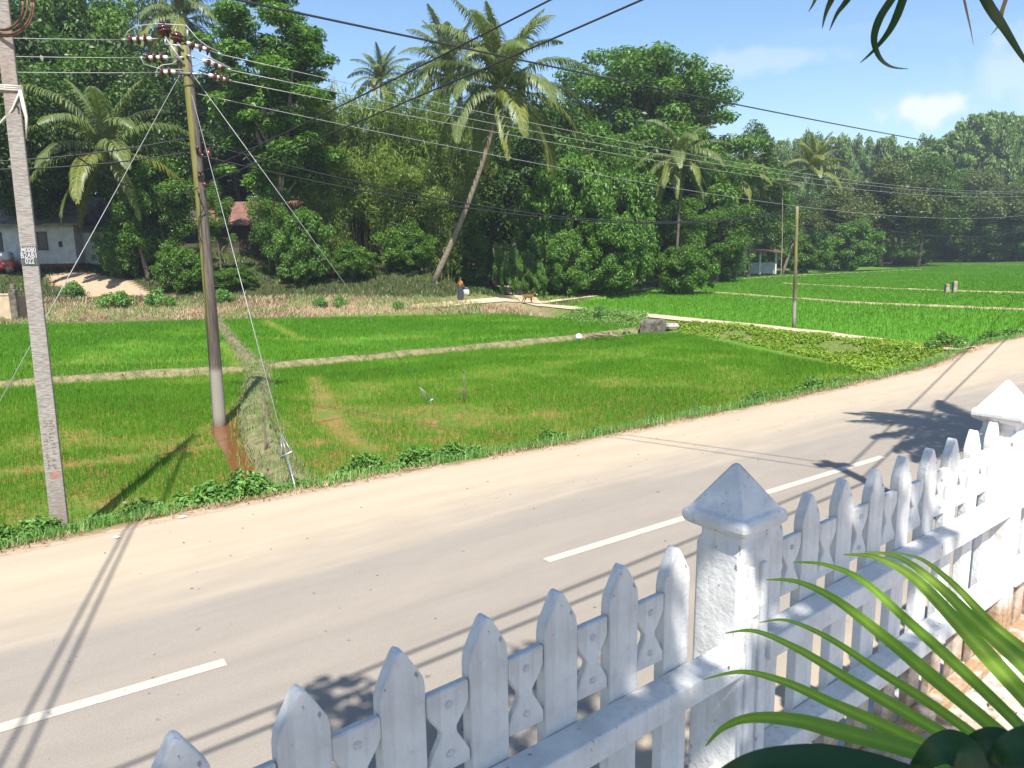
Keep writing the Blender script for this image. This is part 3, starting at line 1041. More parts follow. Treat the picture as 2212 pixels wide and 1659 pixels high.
def make_tree(seed, H, rad, z0, n_cl, n_lf, L, asp=.5, rc=.30, droop=.35, flatz=.75, top=1.0, trunk_r=.25, lean=(0, 0), dome=False, limbs=10, hollow=.35, twigs=True):
    rng = np.random.default_rng(seed); rnd = random.Random(seed)
    C = []
    while len(C) < n_cl:
        d = unit(rng.normal(0, 1, 3))
        if dome and d[2] < -.25: continue
        u = hollow + (1 - hollow) * rng.uniform(0, 1) ** .6
        zc = (H + z0) / 2 if not dome else z0
        hz_ = (H - z0) / 2 if not dome else (H - z0)
        wob = .62 + .60 * rng.uniform()
        p_ = np.array([d[0] * rad * u * wob, d[1] * rad * u * wob, zc + d[2] * hz_ * u * (.86 + .2 * rng.uniform())])
        p_[:2] += np.array(lean) * (p_[2] / H)
        C.append([*p_, rad * rc * rng.uniform(.55, 1.25)])
    V, F, v = cloud(C, n_lf, L, asp, rng, droop, flatz)
    crown = np_mesh('crown', V, F, v)
    mb = MB()
    topz = z0 + (H - z0) * (.55 if not dome else .35)
    tp = [(lean[0] * u + .25 * math.sin(u * 5 + seed) * (H / 14), lean[1] * u + .2 * math.cos(u * 4 + seed) * (H / 14), topz * u) for u in np.linspace(-.03, 1, 8)]
    mb.tube(tp, [trunk_r * (1 - .65 * i / 7) * (1.35 if i == 0 else 1) for i in range(8)], 8)
    for i in range(limbs):
        c = C[rnd.randrange(len(C))]
        a = Vector(tp[rnd.randrange(3, 8)]); e = Vector(c[:3])
        mid = a.lerp(e, .5) + Vector((rnd.uniform(-.4, .4), rnd.uniform(-.4, .4), .5)) * (rad * .12)
        mb.tube([a, a.lerp(mid, .6), mid, e], [trunk_r * .42, trunk_r * .33, trunk_r * .25, trunk_r * .08], 5, cap=False)
    if twigs:
        for c in C[::3]:
            a = Vector(C[rnd.randrange(len(C))][:3]).lerp(Vector((tp[5])), .4); e = Vector(c[:3])
            if (a - e).length < rad * 1.1:
                mb.tube([a, a.lerp(e, .5) + Vector((0, 0, .1 * rad)), e], [trunk_r * .14, trunk_r * .1, trunk_r * .05], 4, cap=False)
    return mb.mesh('trunk', True, fix=False), crown, H, rad * 2.15


def make_bamboo(seed, H, spread, n_culm, n_lf, bend=1.0):
    rng = np.random.default_rng(seed)
    mb = MB(); C = []
    for i in range(n_culm):
        a = rng.uniform(0, 2 * math.pi); r0 = rng.uniform(.1, .9)
        b = np.array([math.cos(a), math.sin(a)]); h = H * rng.uniform(.62, 1.0); out_ = spread * rng.uniform(.35, 1.0) * bend
        pts = []
        for u in np.linspace(0, 1, 11):
            xy = b * (r0 + out_ * u ** 2.2)
            pts.append((xy[0], xy[1], h * (u - .20 * u ** 4)))
        mb.tube(pts, [.055 * (1 - .75 * u) for u in np.linspace(0, 1, 11)], 5, cap=False)
        for u in np.linspace(.22, 1, 11):
            xy = b * (r0 + out_ * u ** 2.2)
            C.append([xy[0] + rng.normal(0, .35), xy[1] + rng.normal(0, .35), h * (u - .20 * u ** 4), rng.uniform(.45, .95)])
    V, F, v = cloud(C, n_lf, .40, .15, rng, 1.1, .8, .45, .5)
    return mb.mesh('culms', True, fix=False), np_mesh('foliage', V, F, v), H, spread * 2.2


def make_frond(e0, e1, L=5.6, n=62, ll=1.05, w=.085, seed=0, sway=.06, power=1.2, hang=.8):
    rng = np.random.default_rng(seed)
    K = 22; pos = np.zeros(3); P = [pos.copy()]; TT = []
    for i in range(K):
        t = i / (K - 1); e = e0 + (e1 - e0) * t ** power; s = math.sin(t * 2.2) * sway
        d = np.array([math.cos(e), s, math.sin(e)]); d /= np.linalg.norm(d); TT.append(d)
        pos = pos + d * L / K; P.append(pos.copy())
    TT.append(TT[-1]); P = np.array(P); TT = np.array(TT)
    V, F, vv = [], [], []
    for j in range(n):
        t = .12 + .88 * (j + .3) / n
        f = t * K; i = min(int(f), K - 1); p_ = P[i] + (P[i + 1] - P[i]) * (f - i); tg = TT[i]
        prof = ll * (math.sin(math.pi * min(1, (t * .82 + .16))) ** .7) * rng.uniform(.85, 1.1)
        side = np.cross(tg, [0, 0, 1.0]); side = side / (np.linalg.norm(side) + 1e-6)
        if np.linalg.norm(np.cross(tg, [0, 0, 1.0])) < .2: side = np.array([0, 1.0, 0])
        nrm = np.cross(side, tg)
        for sg in (-1, 1):
            d0 = unit(side * sg * .85 + tg * (.45 + .5 * t) + nrm * .18 + rng.normal(0, .07, 3))
            d1 = unit(d0 * .75 + np.array([0, 0, -1.0]) * hang * rng.uniform(.7, 1.2))
            d2 = unit(d1 * .7 + np.array([0, 0, -1.0]) * hang * 1.1)
            a = p_; b = a + d0 * prof * .4; c = b + d1 * prof * .35; e = c + d2 * prof * .3
            wv = unit(np.cross(d0, nrm)) * w * .5
            bI = len(V)
            V += [a - wv * .6, a + wv * .6, b + wv, b - wv, c + wv * .7, c - wv * .7, e + wv * .12, e - wv * .12]
            F += [(bI, bI + 1, bI + 2, bI + 3), (bI + 3, bI + 2, bI + 4, bI + 5), (bI + 5, bI + 4, bI + 6, bI + 7)]
            tone = float(np.clip(.15 + rng.uniform(0, .45) + .2 * t, 0, 1))
            vv += [tone] * 8
    mb = MB(); mb.tube([tuple(q) for q in P], [.055 * (1 - .8 * i / K) for i in range(K + 1)], 4)
    bI = len(V); V += [np.array(q) for q in mb.V]; F += [tuple(bI + i for i in f) for f in mb.F if len(f) == 4]; vv += [.9] * len(mb.V)
    return np_mesh('frond', np.array(V), np.array(F), np.array(vv))


_FR = {}
for nm, e0, e1, kw in (('up', 82, 38, {}), ('upc', 74, -8, {}), ('mid', 52, -38, {}), ('out', 26, -62, {}), ('low', 2, -80, {}), ('hang', -30, -88, {'ll': .8})):
    _FR[nm] = [make_frond(R(e0), R(e1), seed=3 * i + len(nm), sway=.05 + .08 * i, **kw) for i in range(2)]
COCO = MB(); COCO.lathe([(.02, -.16), (.09, -.11), (.125, 0), (.10, .10), (.03, .16)], (0, 0, 0), n=8)
COCO_ME = COCO.mesh('coconut', True)


def palm(label, base, top, bow, scale=1.0, seed=0, mat='palm', rings=None, r=.17, nuts=5, group=None, name='coconut_palm', trunk_mat='palm_bark', add=()):
    """curved trunk from base to top, every frond a part of its own"""
    base = np.array(base, float); top = np.array(top, float)
    t_ = thing(name, label, 'palm', tuple(base), 0, group)
    rel = top - base
    pts = []
    for u in np.linspace(0, 1, 14):
        k = 4 * u * (1 - u)
        pts.append((rel[0] * u + bow[0] * k, rel[1] * u + bow[1] * k, rel[2] * u - (.3 if u == 0 else 0)))
    mb = MB()
    mb.tube(pts, [r * (1.5 if i == 0 else 1.15 - .4 * i / 13) for i in range(14)], 9)
    mb.obj('trunk', M[trunk_mat], t_, True)
    rnd = random.Random(seed)
    rings = rings or (('up', 4), ('upc', 5), ('mid', 6), ('out', 6), ('low', 4), ('hang', 3))
    ph = rnd.uniform(0, 360)
    lst = []
    for nm, cnt in rings:
        for i in range(cnt):
            lst.append((nm, ph + 360 * i / max(cnt, 1) + rnd.uniform(-18, 18), rnd.uniform(.86, 1.1)))
        ph += 47
    lst += list(add)
    for nm, az, sc in lst:
        me = _FR[nm][rnd.randrange(2)]
        if mat not in me.keys():
            pass
        o = bpy.data.objects.new('frond', me)
        COL.objects.link(o); o.parent = t_
        if not me.materials: me.materials.append(LM[mat])
        o.material_slots[0].link = 'OBJECT'
        o.material_slots[0].material = LM['palmyellow'] if nm in ('hang', 'low') and mat == 'palm' and rnd.random() < .6 else LM[mat]
        o.location = tuple(rel + np.array([.1 * math.cos(R(az)), .1 * math.sin(R(az)), rnd.uniform(-.1, .15)]))
        o.rotation_euler = (R(rnd.uniform(-7, 7)), 0, R(az))
        o.scale = (scale * sc,) * 3
    for i in range(nuts):
        a = 2 * math.pi * i / max(nuts, 1) + seed
        o = link('coconut', COCO_ME, t_)
        if not COCO_ME.materials: COCO_ME.materials.append(M['coco'])
        o.location = tuple(rel + np.array([.28 * math.cos(a), .28 * math.sin(a), -.25 - .12 * (i % 2)]))
        o.scale = (scale * 1.1,) * 3
    return t_


KIND = {}
def reg(k, tup, lm, bm='bark', parts=('trunk', 'crown'), name='broadleaf_tree', cat='tree'):
    tr, cr, H, Wd = tup
    tr.materials.append(M[bm]); cr.materials.append(LM[lm])
    KIND[k] = (tr, cr, H, Wd, parts, name, cat)


reg('broad1', make_tree(1, 13, 4.6, 3.0, 95, 26000, .30, rc=.27), 'dark')
reg('broad2', make_tree(2, 12, 4.2, 2.2, 90, 24000, .27, rc=.28), 'mid')
reg('broad3', make_tree(3, 14, 4.0, 3.5, 85, 24000, .30, rc=.26, asp=.42, droop=.7), 'mid')
reg('canopy', make_tree(22, 12, 4.6, 5.2, 95, 26000, .28, rc=.28, trunk_r=.2), 'dark')
reg('olive1', make_tree(4, 10, 4.0, 1.5, 80, 22000, .26, rc=.27), 'olive')
reg('shrub1', make_tree(5, 6, 3.4, .2, 120, 24000, .24, rc=.21, trunk_r=.12, limbs=8), 'fresh', name='leafy_shrub', cat='shrub')
reg('shrub2', make_tree(6, 5, 3.2, .1, 110, 22000, .22, rc=.21, trunk_r=.12, limbs=8), 'mid', name='leafy_shrub', cat='shrub')
reg('airy', make_tree(7, 22, 4.3, 5.5, 105, 36000, .36, asp=.34, rc=.24, droop=.3, trunk_r=.22, hollow=.15, limbs=26, flatz=.6), 'fresh', 'bark_pale')
reg('dome', make_tree(8, 17, 7.0, 7.5, 190, 76000, .30, rc=.21, flatz=.5, dome=True, trunk_r=.5, limbs=46, hollow=.55), 'mid')
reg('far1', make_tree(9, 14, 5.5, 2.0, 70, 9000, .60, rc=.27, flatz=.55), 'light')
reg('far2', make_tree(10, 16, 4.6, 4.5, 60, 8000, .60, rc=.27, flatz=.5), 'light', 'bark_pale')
reg('far3', make_tree(12, 13, 5.0, 1.5, 70, 9000, .55, rc=.26), 'mid')
reg('tallgrass', make_tree(13, 4, 1.5, .1, 60, 9000, .42, asp=.12, rc=.30, droop=.2, trunk_r=.03, limbs=3, twigs=False), 'fresh', name='tall_grass_clump', cat='grass clump', parts=('stem', 'leaves'))
reg('bam1', make_bamboo(1, 15, 3.6, 34, 24000), 'bamboo', 'culm', ('culms', 'foliage'), 'bamboo_clump', 'bamboo')
reg('bam2', make_bamboo(2, 13, 3.4, 30, 22000), 'bamboo', 'culm', ('culms', 'foliage'), 'bamboo_clump', 'bamboo')
reg('twig', make_tree(14, 9, 1.6, 2.5, 26, 500, .2, asp=.2, rc=.25, trunk_r=.09, limbs=40), 'dry', 'twig', name='bare_tree')


def plant(kind, base, H=None, W_=None, label=None, rot=None, group=None, cat=None, lm=None):
    tr, cr, h, w, parts, name, c0 = KIND[kind]
    rot = random.uniform(0, 6.28) if rot is None else rot
    t_ = thing(name, label, cat or c0, tuple(base), rot, group)
    sz = (H / h) if H else 1.0
    sx = (W_ / w) if W_ else sz
    for nm, me in zip(parts, (tr, cr)):
        o = link(nm, me, t_)
        o.scale = (sx, sx, sz)
        if lm and me is cr:
            o.material_slots[0].link = 'OBJECT'; o.material_slots[0].material = LM[lm]
    return t_


def plant_px(kind, px, pytop, Y, wpx, label, **kw):
    """a plant standing on the terrain at distance Y, as wide and as tall as the photo shows it"""
    b = onground(px, 560, Y)
    zt = D(px, pytop, Y)[2]
    if kind.startswith('bam'): zt = b[2] + (zt - b[2]) * 1.2
    return plant(kind, b - np.array([0, 0, .1]), max(zt - b[2], 1.0), wpx * Y / PF, label, **kw)


WG = 'trees of the wood behind the rice fields'
for args in [
    ('broad1', -60, -150, 66, 330, 'dark tree at the left edge, behind the top of the concrete pole'),
    ('broad1', 40, 200, 84, 330, 'dark tree standing behind the roof of the white house'),
    ('broad1', 120, -90, 76, 380, 'tall dark tree behind the white house, left of the palm top'),
    ('broad3', 190, 60, 70, 270, 'dark green tree right behind the leaning palm by the white house'),
    ('broad1', 330, 120, 74, 260, 'dark tree right behind the insulators of the wooden pole'),
    ('canopy', 70, 285, 61, 250, 'low shaded tree overhanging the grey roof of the white house'),
    ('canopy', 62, 120, 59, 330, 'shaded tree over the roof of the white house, behind the concrete pole'),
    ('broad2', 385, 190, 78, 220, 'mid green tree directly behind the wooden pole'),
    ('broad3', 520, 110, 86, 220, 'leafy tree between the wooden pole and the tall pale trunk'),
    ('broad1', 690, 250, 78, 260, 'dark tree in the gap right of the tall pale trunk'),
    ('broad2', 352, 330, 60, 165, 'bushy tree just left of the middle of the wooden pole'),
    ('broad1', 1180, 200, 84, 260, 'dark tree behind the tall leaning palm on its right'),
    ('broad1', 1060, 240, 80, 250, 'dark tree behind the trunk of the tall leaning palm'),
    ('broad3', 1500, 300, 92, 200, 'dark tree in the shade right of the big domed tree'),
    ('broad1', 1620, 262, 104, 150, 'round dark tree against the sky right of the domed tree'),
    ('broad2', 1550, 400, 90, 150, 'leafy tree between the two drooping palms right of the dome'),
    ('broad2', 1660, 390, 112, 130, 'small leafy tree left of the feathery palm behind the slim pole'),
    ('olive1', 1810, 400, 128, 150, 'olive tinted tree right of the slim pole'),
    ('olive1', 1900, 350, 140, 210, 'speckled olive tree over the small white building'),
    ('broad1', 1985, 340, 142, 190, 'dark speckled tree right of the small white building'),
    ('olive1', 2090, 370, 165, 190, 'brownish tree at the far field edge near the right'),
    ('broad1', 2190, 400, 165, 200, 'dark tree at the far field edge by the right margin'),
    ('broad2', 2290, 330, 170, 220, 'tree at the right margin behind the far field'),
    ('broad1', 1425, 430, 77, 170, 'dark tree standing under the big domed tree'),
    ('broad1', 850, 300, 82, 300, 'dark tree hidden behind the bamboo'),
    ('broad1', 1000, 330, 78, 220, 'dark tree between bamboo and tall leaning palm'),
]:
    k, px, py, Y, wpx, lab = args
    plant_px(k, px, py, Y, wpx, lab, group=WG)
plant_px('airy', 608, -45, 61, 310, 'tall airy tree with a slender pale trunk and open crown', rot=.4)
plant_px('dome', 1372, 82, 96, 480, 'big spreading tree with a dome shaped crown against the sky', rot=2.2, lm='mid')
for k, px, py, Y, wpx, lab in [
    ('broad3', 470, 150, 84, 240, 'tall dark tree filling the back between wooden pole and airy tree'),
    ('broad3', 215, -120, 80, 260, 'very tall dark tree reaching the top of the picture above the palm by the house'),
    ('broad1', 350, -40, 90, 230, 'tall dark tree far behind the left insulator strings'),
    ('broad2', 598, 385, 61, 110, 'bright leafy young tree in front of the right end of the red tiled roof'),
    ('broad3', 474, 380, 60, 80, 'slim young tree right of the wooden pole in front of the red tiled roof'),
    ('broad1', 530, 300, 93, 230, 'dark tree directly behind the red tiled roof'),
    ('broad1', 640, 190, 88, 260, 'dark tree far behind the slender pale trunk'),
    ('broad2', 770, 240, 90, 260, 'mid green tree far behind the bare twigs'),
    ('broad3', 930, 215, 92, 260, 'dark green tree far behind the bamboo thicket'),
    ('broad2', 250, 150, 88, 260, 'dark green tree far behind the palm by the house'),
    ('broad2', 330, 260, 62, 170, 'mid green tree between the palm by the house and the wooden pole'),
    ('broad3', 1130, 250, 90, 240, 'green tree far behind the crown of the tall leaning palm'),
    ('broad2', 1290, 260, 76, 230, 'green tree below the left half of the domed crown'),
    ('broad3', 1480, 420, 84, 170, 'dark green tree behind the drooping palm under the dome')]:
    plant_px(k, px, py, Y, wpx, lab, group=WG)
plant_px('twig', 742, 120, 70, 70, 'thin bare tree with brown twigs between airy tree and bamboo', cat='bare tree')
for k, px, py, Y, wpx, lab in [
    ('shrub1', 655, 440, 59.5, 130, 'bright leafy shrub at the foot of the tall airy tree'),
    ('shrub2', 500, 570, 58, 110, 'dark shrub in the shade right of the wooden pole'),
    ('shrub2', 390, 520, 57, 120, 'shrub in the shade left of the wooden pole'),
    ('shrub1', 1245, 320, 68, 210, 'tall leafy shrub mass right of the tall leaning palm'),
    ('shrub1', 1345, 350, 70, 180, 'rounded leafy shrub mass under the left side of the dome'),
    ('shrub2', 1175, 380, 68, 150, 'shrub mass just right of the palm trunk, over the lane'),
    ('shrub1', 1320, 455, 66, 170, 'lower rounded shrub at the wood edge below the dome'),
    ('shrub1', 1225, 490, 64, 120, 'low shrub on the bank right of the bright grass clumps'),
    ('shrub2', 1570, 500, 92, 110, 'shrub behind the stick fence'),
    ('shrub1', 1840, 470, 122, 130, 'fresh green shrub right of the slim pole'),
    ('shrub2', 1740, 500, 116, 120, 'shrub right behind the slim pole'),
    ('shrub1', 1950, 556, 148, 50, 'small round bush at the corner of the far field'),
    ('shrub2', 1986, 554, 148, 40, 'small dark bush beside the round bush at the field corner'),
    ('shrub2', 2120, 470, 166, 170, 'dark shrub mass below the brownish tree at the far edge'),
    ('shrub2', 2230, 480, 166, 170, 'dark shrub mass at the far right field edge'),
    ('shrub2', 880, 480, 63, 140, 'shrub in deep shade under the bamboo'),
    ('shrub2', 760, 520, 61, 130, 'low dark shrub between airy tree and bamboo'),
    ('shrub2', 1480, 515, 69, 150, 'dark shrub hiding the foot of the drooping palm'),
    ('shrub2', 70, 385, 83, 280, 'dark bush mass directly behind the white house'),
    ('shrub2', 1018, 490, 69, 130, 'dark shrub in the shade behind the foot of the tall leaning palm'),
    ('shrub2', 1450, 480, 83, 150, 'dark shrub in the black shade below the drooping palm'),
    ('shrub2', 260, 470, 60, 110, 'shrub beside the corner of the white house'),
]:
    plant_px(k, px, py, Y, wpx, lab, group='shrubs along the edge of the wood')
for k, px, py, Y, wpx, lab in [
    ('bam1', 775, 178, 70, 235, 'arching bamboo clump at the left of the thicket, right of the bare twigs'),
    ('bam2', 890, 165, 70, 255, 'tallest arching bamboo clump in the middle of the thicket'),
    ('bam1', 985, 205, 72, 205, 'bamboo clump touching the crown of the tall leaning palm'),
    ('bam2', 715, 300, 64, 170, 'low bamboo clump beside the tall pale trunk'),
    ('bam2', 850, 330, 65, 200, 'low bamboo clump hanging over the straw bank'),
    ('bam1', 955, 360, 67, 170, 'low bamboo clump behind the foot of the leaning palm'),
]:
    plant_px(k, px, py, Y, wpx, lab, group='bamboo thicket in the wood', rot=random.uniform(0, 6))
for px, py, Y, wpx, lab in [(1085, 515, 63, 42, 'bright tall grass clump left of the sandy lane bank'), (1110, 530, 62, 38, 'bright tall grass clump above the sandy lane bank'), (1140, 535, 63, 42, 'bright tall grass clump right of the lane'), (1165, 560, 62, 36, 'small bright grass clump on the bank under the shrubs')]:
    plant_px('tallgrass', px, py, Y, wpx, lab, group='tall grass clumps by the lane')

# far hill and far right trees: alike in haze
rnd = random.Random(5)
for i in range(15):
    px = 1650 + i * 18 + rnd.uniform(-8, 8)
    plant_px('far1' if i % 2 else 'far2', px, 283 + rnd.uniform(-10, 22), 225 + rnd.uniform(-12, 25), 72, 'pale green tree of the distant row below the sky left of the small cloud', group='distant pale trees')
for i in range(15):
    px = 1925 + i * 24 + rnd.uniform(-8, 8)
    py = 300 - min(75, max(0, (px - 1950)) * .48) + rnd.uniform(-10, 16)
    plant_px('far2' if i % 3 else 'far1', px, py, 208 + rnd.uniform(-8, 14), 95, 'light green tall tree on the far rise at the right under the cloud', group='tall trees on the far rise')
for i in range(13):
    px = 1640 + i * 46 + rnd.uniform(-10, 10)
    plant_px('far3', px, 380 + rnd.uniform(-25, 25), 185 + rnd.uniform(-6, 8), 100, 'mid green tree in the belt behind the far field', group='belt of trees behind the far field')
for i in range(14):
    px = 1640 + i * 44 + rnd.uniform(-10, 10)
    plant_px('shrub2', px, 500 + rnd.uniform(-15, 20), 172 if px > 2010 else (118 + (px - 1640) * .1) + 16, 85, 'dark bush in the shaded belt under the far trees', group='bushes under the far trees')

# ------------------------------------------------------------------ palms
def P3(px, py, Y): return D(px, py, Y)


b = T(935, 611); Yb = b[1]
palm('tall coconut palm with a curved leaning trunk and a big ragged crown', b, P3(1084, 200, Yb + .5), (.5, 0, .0), 1.36, 3, r=.21, nuts=8,
     rings=(('up', 4), ('upc', 6), ('mid', 6), ('out', 7), ('low', 6), ('hang', 5)))
b = T(322, 604)
palm('coconut palm with yellowing fronds beside the white house', b, P3(232, 335, b[1] - 1.0), (.2, 0, 0), 1.3, 9, mat='palm', nuts=6, r=.16,
     rings=(('up', 2), ('upc', 4), ('mid', 6), ('out', 5), ('low', 5), ('hang', 4)))
b = onground(360, 560, 78)
palm('palm crown with orange brown base seen above the wooden pole', b, P3(392, 42, 76), (.3, 0, 0), 1.15, 14, mat='palm', nuts=4, rings=(('up', 2), ('upc', 4), ('mid', 5), ('out', 5), ('low', 5), ('hang', 5)))
b = onground(822, 560, 84)
palm('dark palm top showing just above the bamboo', b, P3(822, 178, 84), (.3, 0, 0), .72, 21, mat='palm', nuts=0)
b = onground(965, 560, 80)
palm('palm behind the left side of the tall leaning palm', b, P3(972, 165, 80), (-.3, 0, 0), 1.15, 27, mat='palm', nuts=0)
b = onground(1455, 560, 71)
palm('palm with long drooping fronds below the dome tree', b, P3(1468, 345, 71), (.2, 0, 0), .95, 33, mat='palm', nuts=3, r=.13, trunk_mat='bark', rings=(('upc', 2), ('mid', 4), ('out', 6), ('low', 7), ('hang', 8)))
b = onground(1560, 596, 96)
palm('drooping palm with a slim grey trunk behind the stick fence', b, P3(1585, 385, 96), (-.4, 0, 0), 1.0, 39, mat='palmyellow', nuts=3, r=.14, rings=(('upc', 3), ('mid', 4), ('out', 5), ('low', 5), ('hang', 4)))
b = onground(1690, 560, 112)
palm('feathery palm behind the slim pole with upright fronds', b, P3(1755, 372, 112), (.3, 0, 0), 1.15, 45, mat='palmyellow', nuts=0, rings=(('up', 5), ('upc', 5), ('mid', 5), ('out', 5), ('low', 3)))
b = onground(1688, 566, 100)
palm('slim areca palm with a thin straight trunk left of the slim pole', b, P3(1690, 405, 100), (.1, 0, 0), .6, 51, mat='palm', nuts=0, r=.06, name='areca_palm', trunk_mat='bark_pale', rings=(('upc', 3), ('mid', 3), ('out', 3)))
b = onground(1900, 560, 140)
palm('small yellow brown palm beside the small white building', b, P3(1885, 520, 140), (.1, 0, 0), .9, 57, mat='palmyellow', nuts=0, rings=(('upc', 3), ('mid', 4), ('out', 4)))
b = onground(150, 560, 84)
palm('palm crown among the dark trees left of the insulators', b, P3(165, 130, 84), (.1, 0, 0), 1.0, 63, mat='palm', nuts=0)
# banana plant by the white cloth
ban = thing('banana_plant', 'small banana plant with broad leaves beside the white cloth', 'banana plant', tuple(T(583, 590)))
bz = T(583, 590)
mb = MB(); mb.tube([(0, 0, -.2), (.02, 0, 1.0), (0, 0, 2.1)], [.11, .09, .06], 8); mb.obj('stem', M['culm'], ban, True)
for az, el, L in ((20, 70, 2.0), (100, 55, 1.9), (200, 60, 2.0), (290, 35, 1.8), (330, 75, 2.1)):
    V, F, v = [], [], []
    for i in range(9):
        u = i / 8; e = R(el) - u * u * 1.3; x = L * u * math.cos(R(el) * .8); z = 2.0 + L * (u * math.sin(R(el)) - .55 * u * u)
        w = .26 * math.sin(math.pi * (.08 + .9 * u)) + .01
        for s in (-1, 0, 1): V.append((x, s * w, z + (.06 if s else 0))); v.append(.5)
    for i in range(8):
        for s in (0, 1): F.append((i * 3 + s, i * 3 + 3 + s, i * 3 + 4 + s, i * 3 + 1 + s))
    o = link('leaf', np_mesh('leaf', np.array(V), np.array(F), np.array(v)), ban, LM['fresh']); o.rotation_euler = (0, 0, R(az))

# ------------------------------------------------------------------ weeds along the road edge
WE = []
for sd in range(4):
    rng = np.random.default_rng(100 + sd)
    C = []
    for _ in range(26):
        a, r_ = rng.uniform(0, 6.28), rng.uniform(0, 1) ** .6
        C.append([r_ * .55 * math.cos(a), r_ * .34 * math.sin(a), .10 + .26 * (1 - r_) * rng.uniform(.5, 1.2), rng.uniform(.08, .15)])
    V, F, v = cloud(C, 1500, .075, .48, rng, .2, .9, .8, .5)
    cme = np_mesh('leaves', V, F, v); cme.materials.append(LM['weed'])
    mb = MB()
    for c in C[:14]: mb.tube([(c[0] * .2, c[1] * .2, -.1), (c[0] * .6, c[1] * .6, c[2] * .55), tuple(c[:3])], [.007, .006, .004], 4, cap=False)
    sme = mb.mesh('stems', fix=False); sme.materials.append(M['stick'])
    WE.append((cme, sme))
spots = [(20, 1168, 1.3), (75, 1150, 1.1), (160, 1122, .8), (205, 1118, .9), (252, 1100, 1.0), (300, 1092, 1.55), (345, 1096, .8), (440, 1076, 1.0), (482, 1066, 1.5), (535, 1058, 1.4), (585, 1050, 1.0),
         (650, 1040, .9), (690, 1038, .55), (795, 1016, 1.25), (850, 1010, .6), (905, 998, 1.2), (950, 986, 1.3), (990, 978, 1.35), (1035, 970, 1.2), (1100, 958, .8), (1145, 958, .5), (1195, 944, 1.2), (1225, 938, .9),
         (1305, 922, 1.0), (1350, 912, .6), (1425, 900, .9), (1490, 890, .7), (1525, 882, .9), (1590, 872, .6), (1655, 858, 1.3), (1700, 848, .9), (1770, 832, 1.2), (1830, 818, 1.2), (2050, 752, 1.7), (2085, 742, 1.3), (2160, 722, 1.6), (2195, 715, 1.6)]
where = lambda x: ('left of the concrete pole' if x < 100 else 'just right of the concrete pole' if x < 260 else 'between the concrete pole and the wooden pole' if x < 430 else
                   'below the wooden pole by the muddy water' if x < 600 else 'around the guy wire anchor rod' if x < 760 else 'right of the guy wire anchor rod' if x < 1060 else 'along the middle of the road edge' if x < 1450 else
                   'where the road edge passes behind the nearest fence post cap' if x < 1750 else 'beside the lime creepers')
for i, (x, y, s) in enumerate(spots):
    q = G(x, y, -.06)
    dirn = RN * .22; qq = np.array([q[0] + dirn[0], q[1] + dirn[1]])
    size = 'big' if s >= 1.3 else 'small' if s < .8 else 'low'
    t_ = thing('weed_bush', f'{size} green weed bush {where(x)}', 'weed', (qq[0], qq[1], hz(*qq) + .03), random.uniform(-.5, .5) + math.pi / 2 - AZ, 'weeds along the road edge')
    cme, sme = WE[i % 4]; wx = random.uniform(.65, .95)
    for nm, me in (('leaves', cme), ('stems', sme)):
        o = link(nm, me, t_); o.scale = (s * wx, s * wx * random.uniform(.7, 1.1), s * wx * random.uniform(.85, 1.2))
q = []
for s in np.arange(-22, 42, .05):
    for _ in range(4):
        pt = road_pt(s, edge_n(s) + .32 + random.gauss(0, .15)); q.append(pt)
q = np.array(q); k = fbm(q[:, 0], q[:, 1], 1.6, 50) > .36; q = q[k]
straw_on('grass', 'ragged grass fringe along the far edge of the road', q, .22, .018, 5, LM['weed'], .3 + .6 * vnoise(q[:, 0], q[:, 1], .7, 51), .10, lambda x, y: height(x, y), 'grass', .9)
q = []
for s in np.arange(-22, 42, .05):
    for _ in range(3): q.append(road_pt(s, edge_n(s) + .05 + random.gauss(0, .16)))
q = np.array(q); q = q[fbm(q[:, 0], q[:, 1], .9, 52) > .45]
straw_on('dry_grass', 'dry stalks and dead litter along the far road edge', q, .05, .018, 3, LM['dry'], .1 + .6 * vnoise(q[:, 0], q[:, 1], .5, 53), .07, lambda x, y: height(x, y) + .02, 'dry grass', 3.0)
# lime creeper patch between path and road
lp = [tuple(G(x, y, -.4)[:2]) for x, y in [(1462, 708), (1560, 714), (1750, 736), (1890, 752), (2000, 760), (2095, 748), (2030, 776), (1900, 806), (1872, 808), (1790, 775), (1680, 752), (1560, 728), (1470, 722)]]
q = scatter(lp, .16)
s_, n_ = sn(q[:, 0], q[:, 1]); q = q[n_ > edge_n(s_) + .15]
rng = np.random.default_rng(9)
zz = height(q[:, 0], q[:, 1]); bumpz = .17 * fbm(q[:, 0], q[:, 1], 1.6, 60)
C = np.stack([q[:, 0], q[:, 1], zz + bumpz, np.full(len(q), .11)], 1)
keep = fbm(q[:, 0], q[:, 1], 1.3, 61) > .34
V, F, v = cloud(C[keep], int(keep.sum() * 14), .10, .5, rng, .1, .8, .9, .4)
tag(link('creeper', np_mesh('creeper', V, F, v), None, LM['lime']), 'lime green creepers covering the ground between footpath and road', 'creeper', None, 'stuff')
cp = [tuple(G(x, y, -.3)[:2]) for x, y in [(1280, 690), (1340, 684), (1390, 700), (1330, 708), (1420, 722), (1300, 735), (1270, 728), (1385, 706)]]
q = scatter([tuple(G(x, y, -.4)[:2]) for x, y in [(1190, 688), (1290, 676), (1400, 690), (1395, 712), (1290, 730), (1265, 730), (1380, 706), (1310, 700)]], .2)
C = np.stack([q[:, 0], q[:, 1], height(q[:, 0], q[:, 1]) + .12, np.full(len(q), .15)], 1)
V, F, v = cloud(C, len(q) * 5, .15, .5, rng, .1, .8, .9, .4)
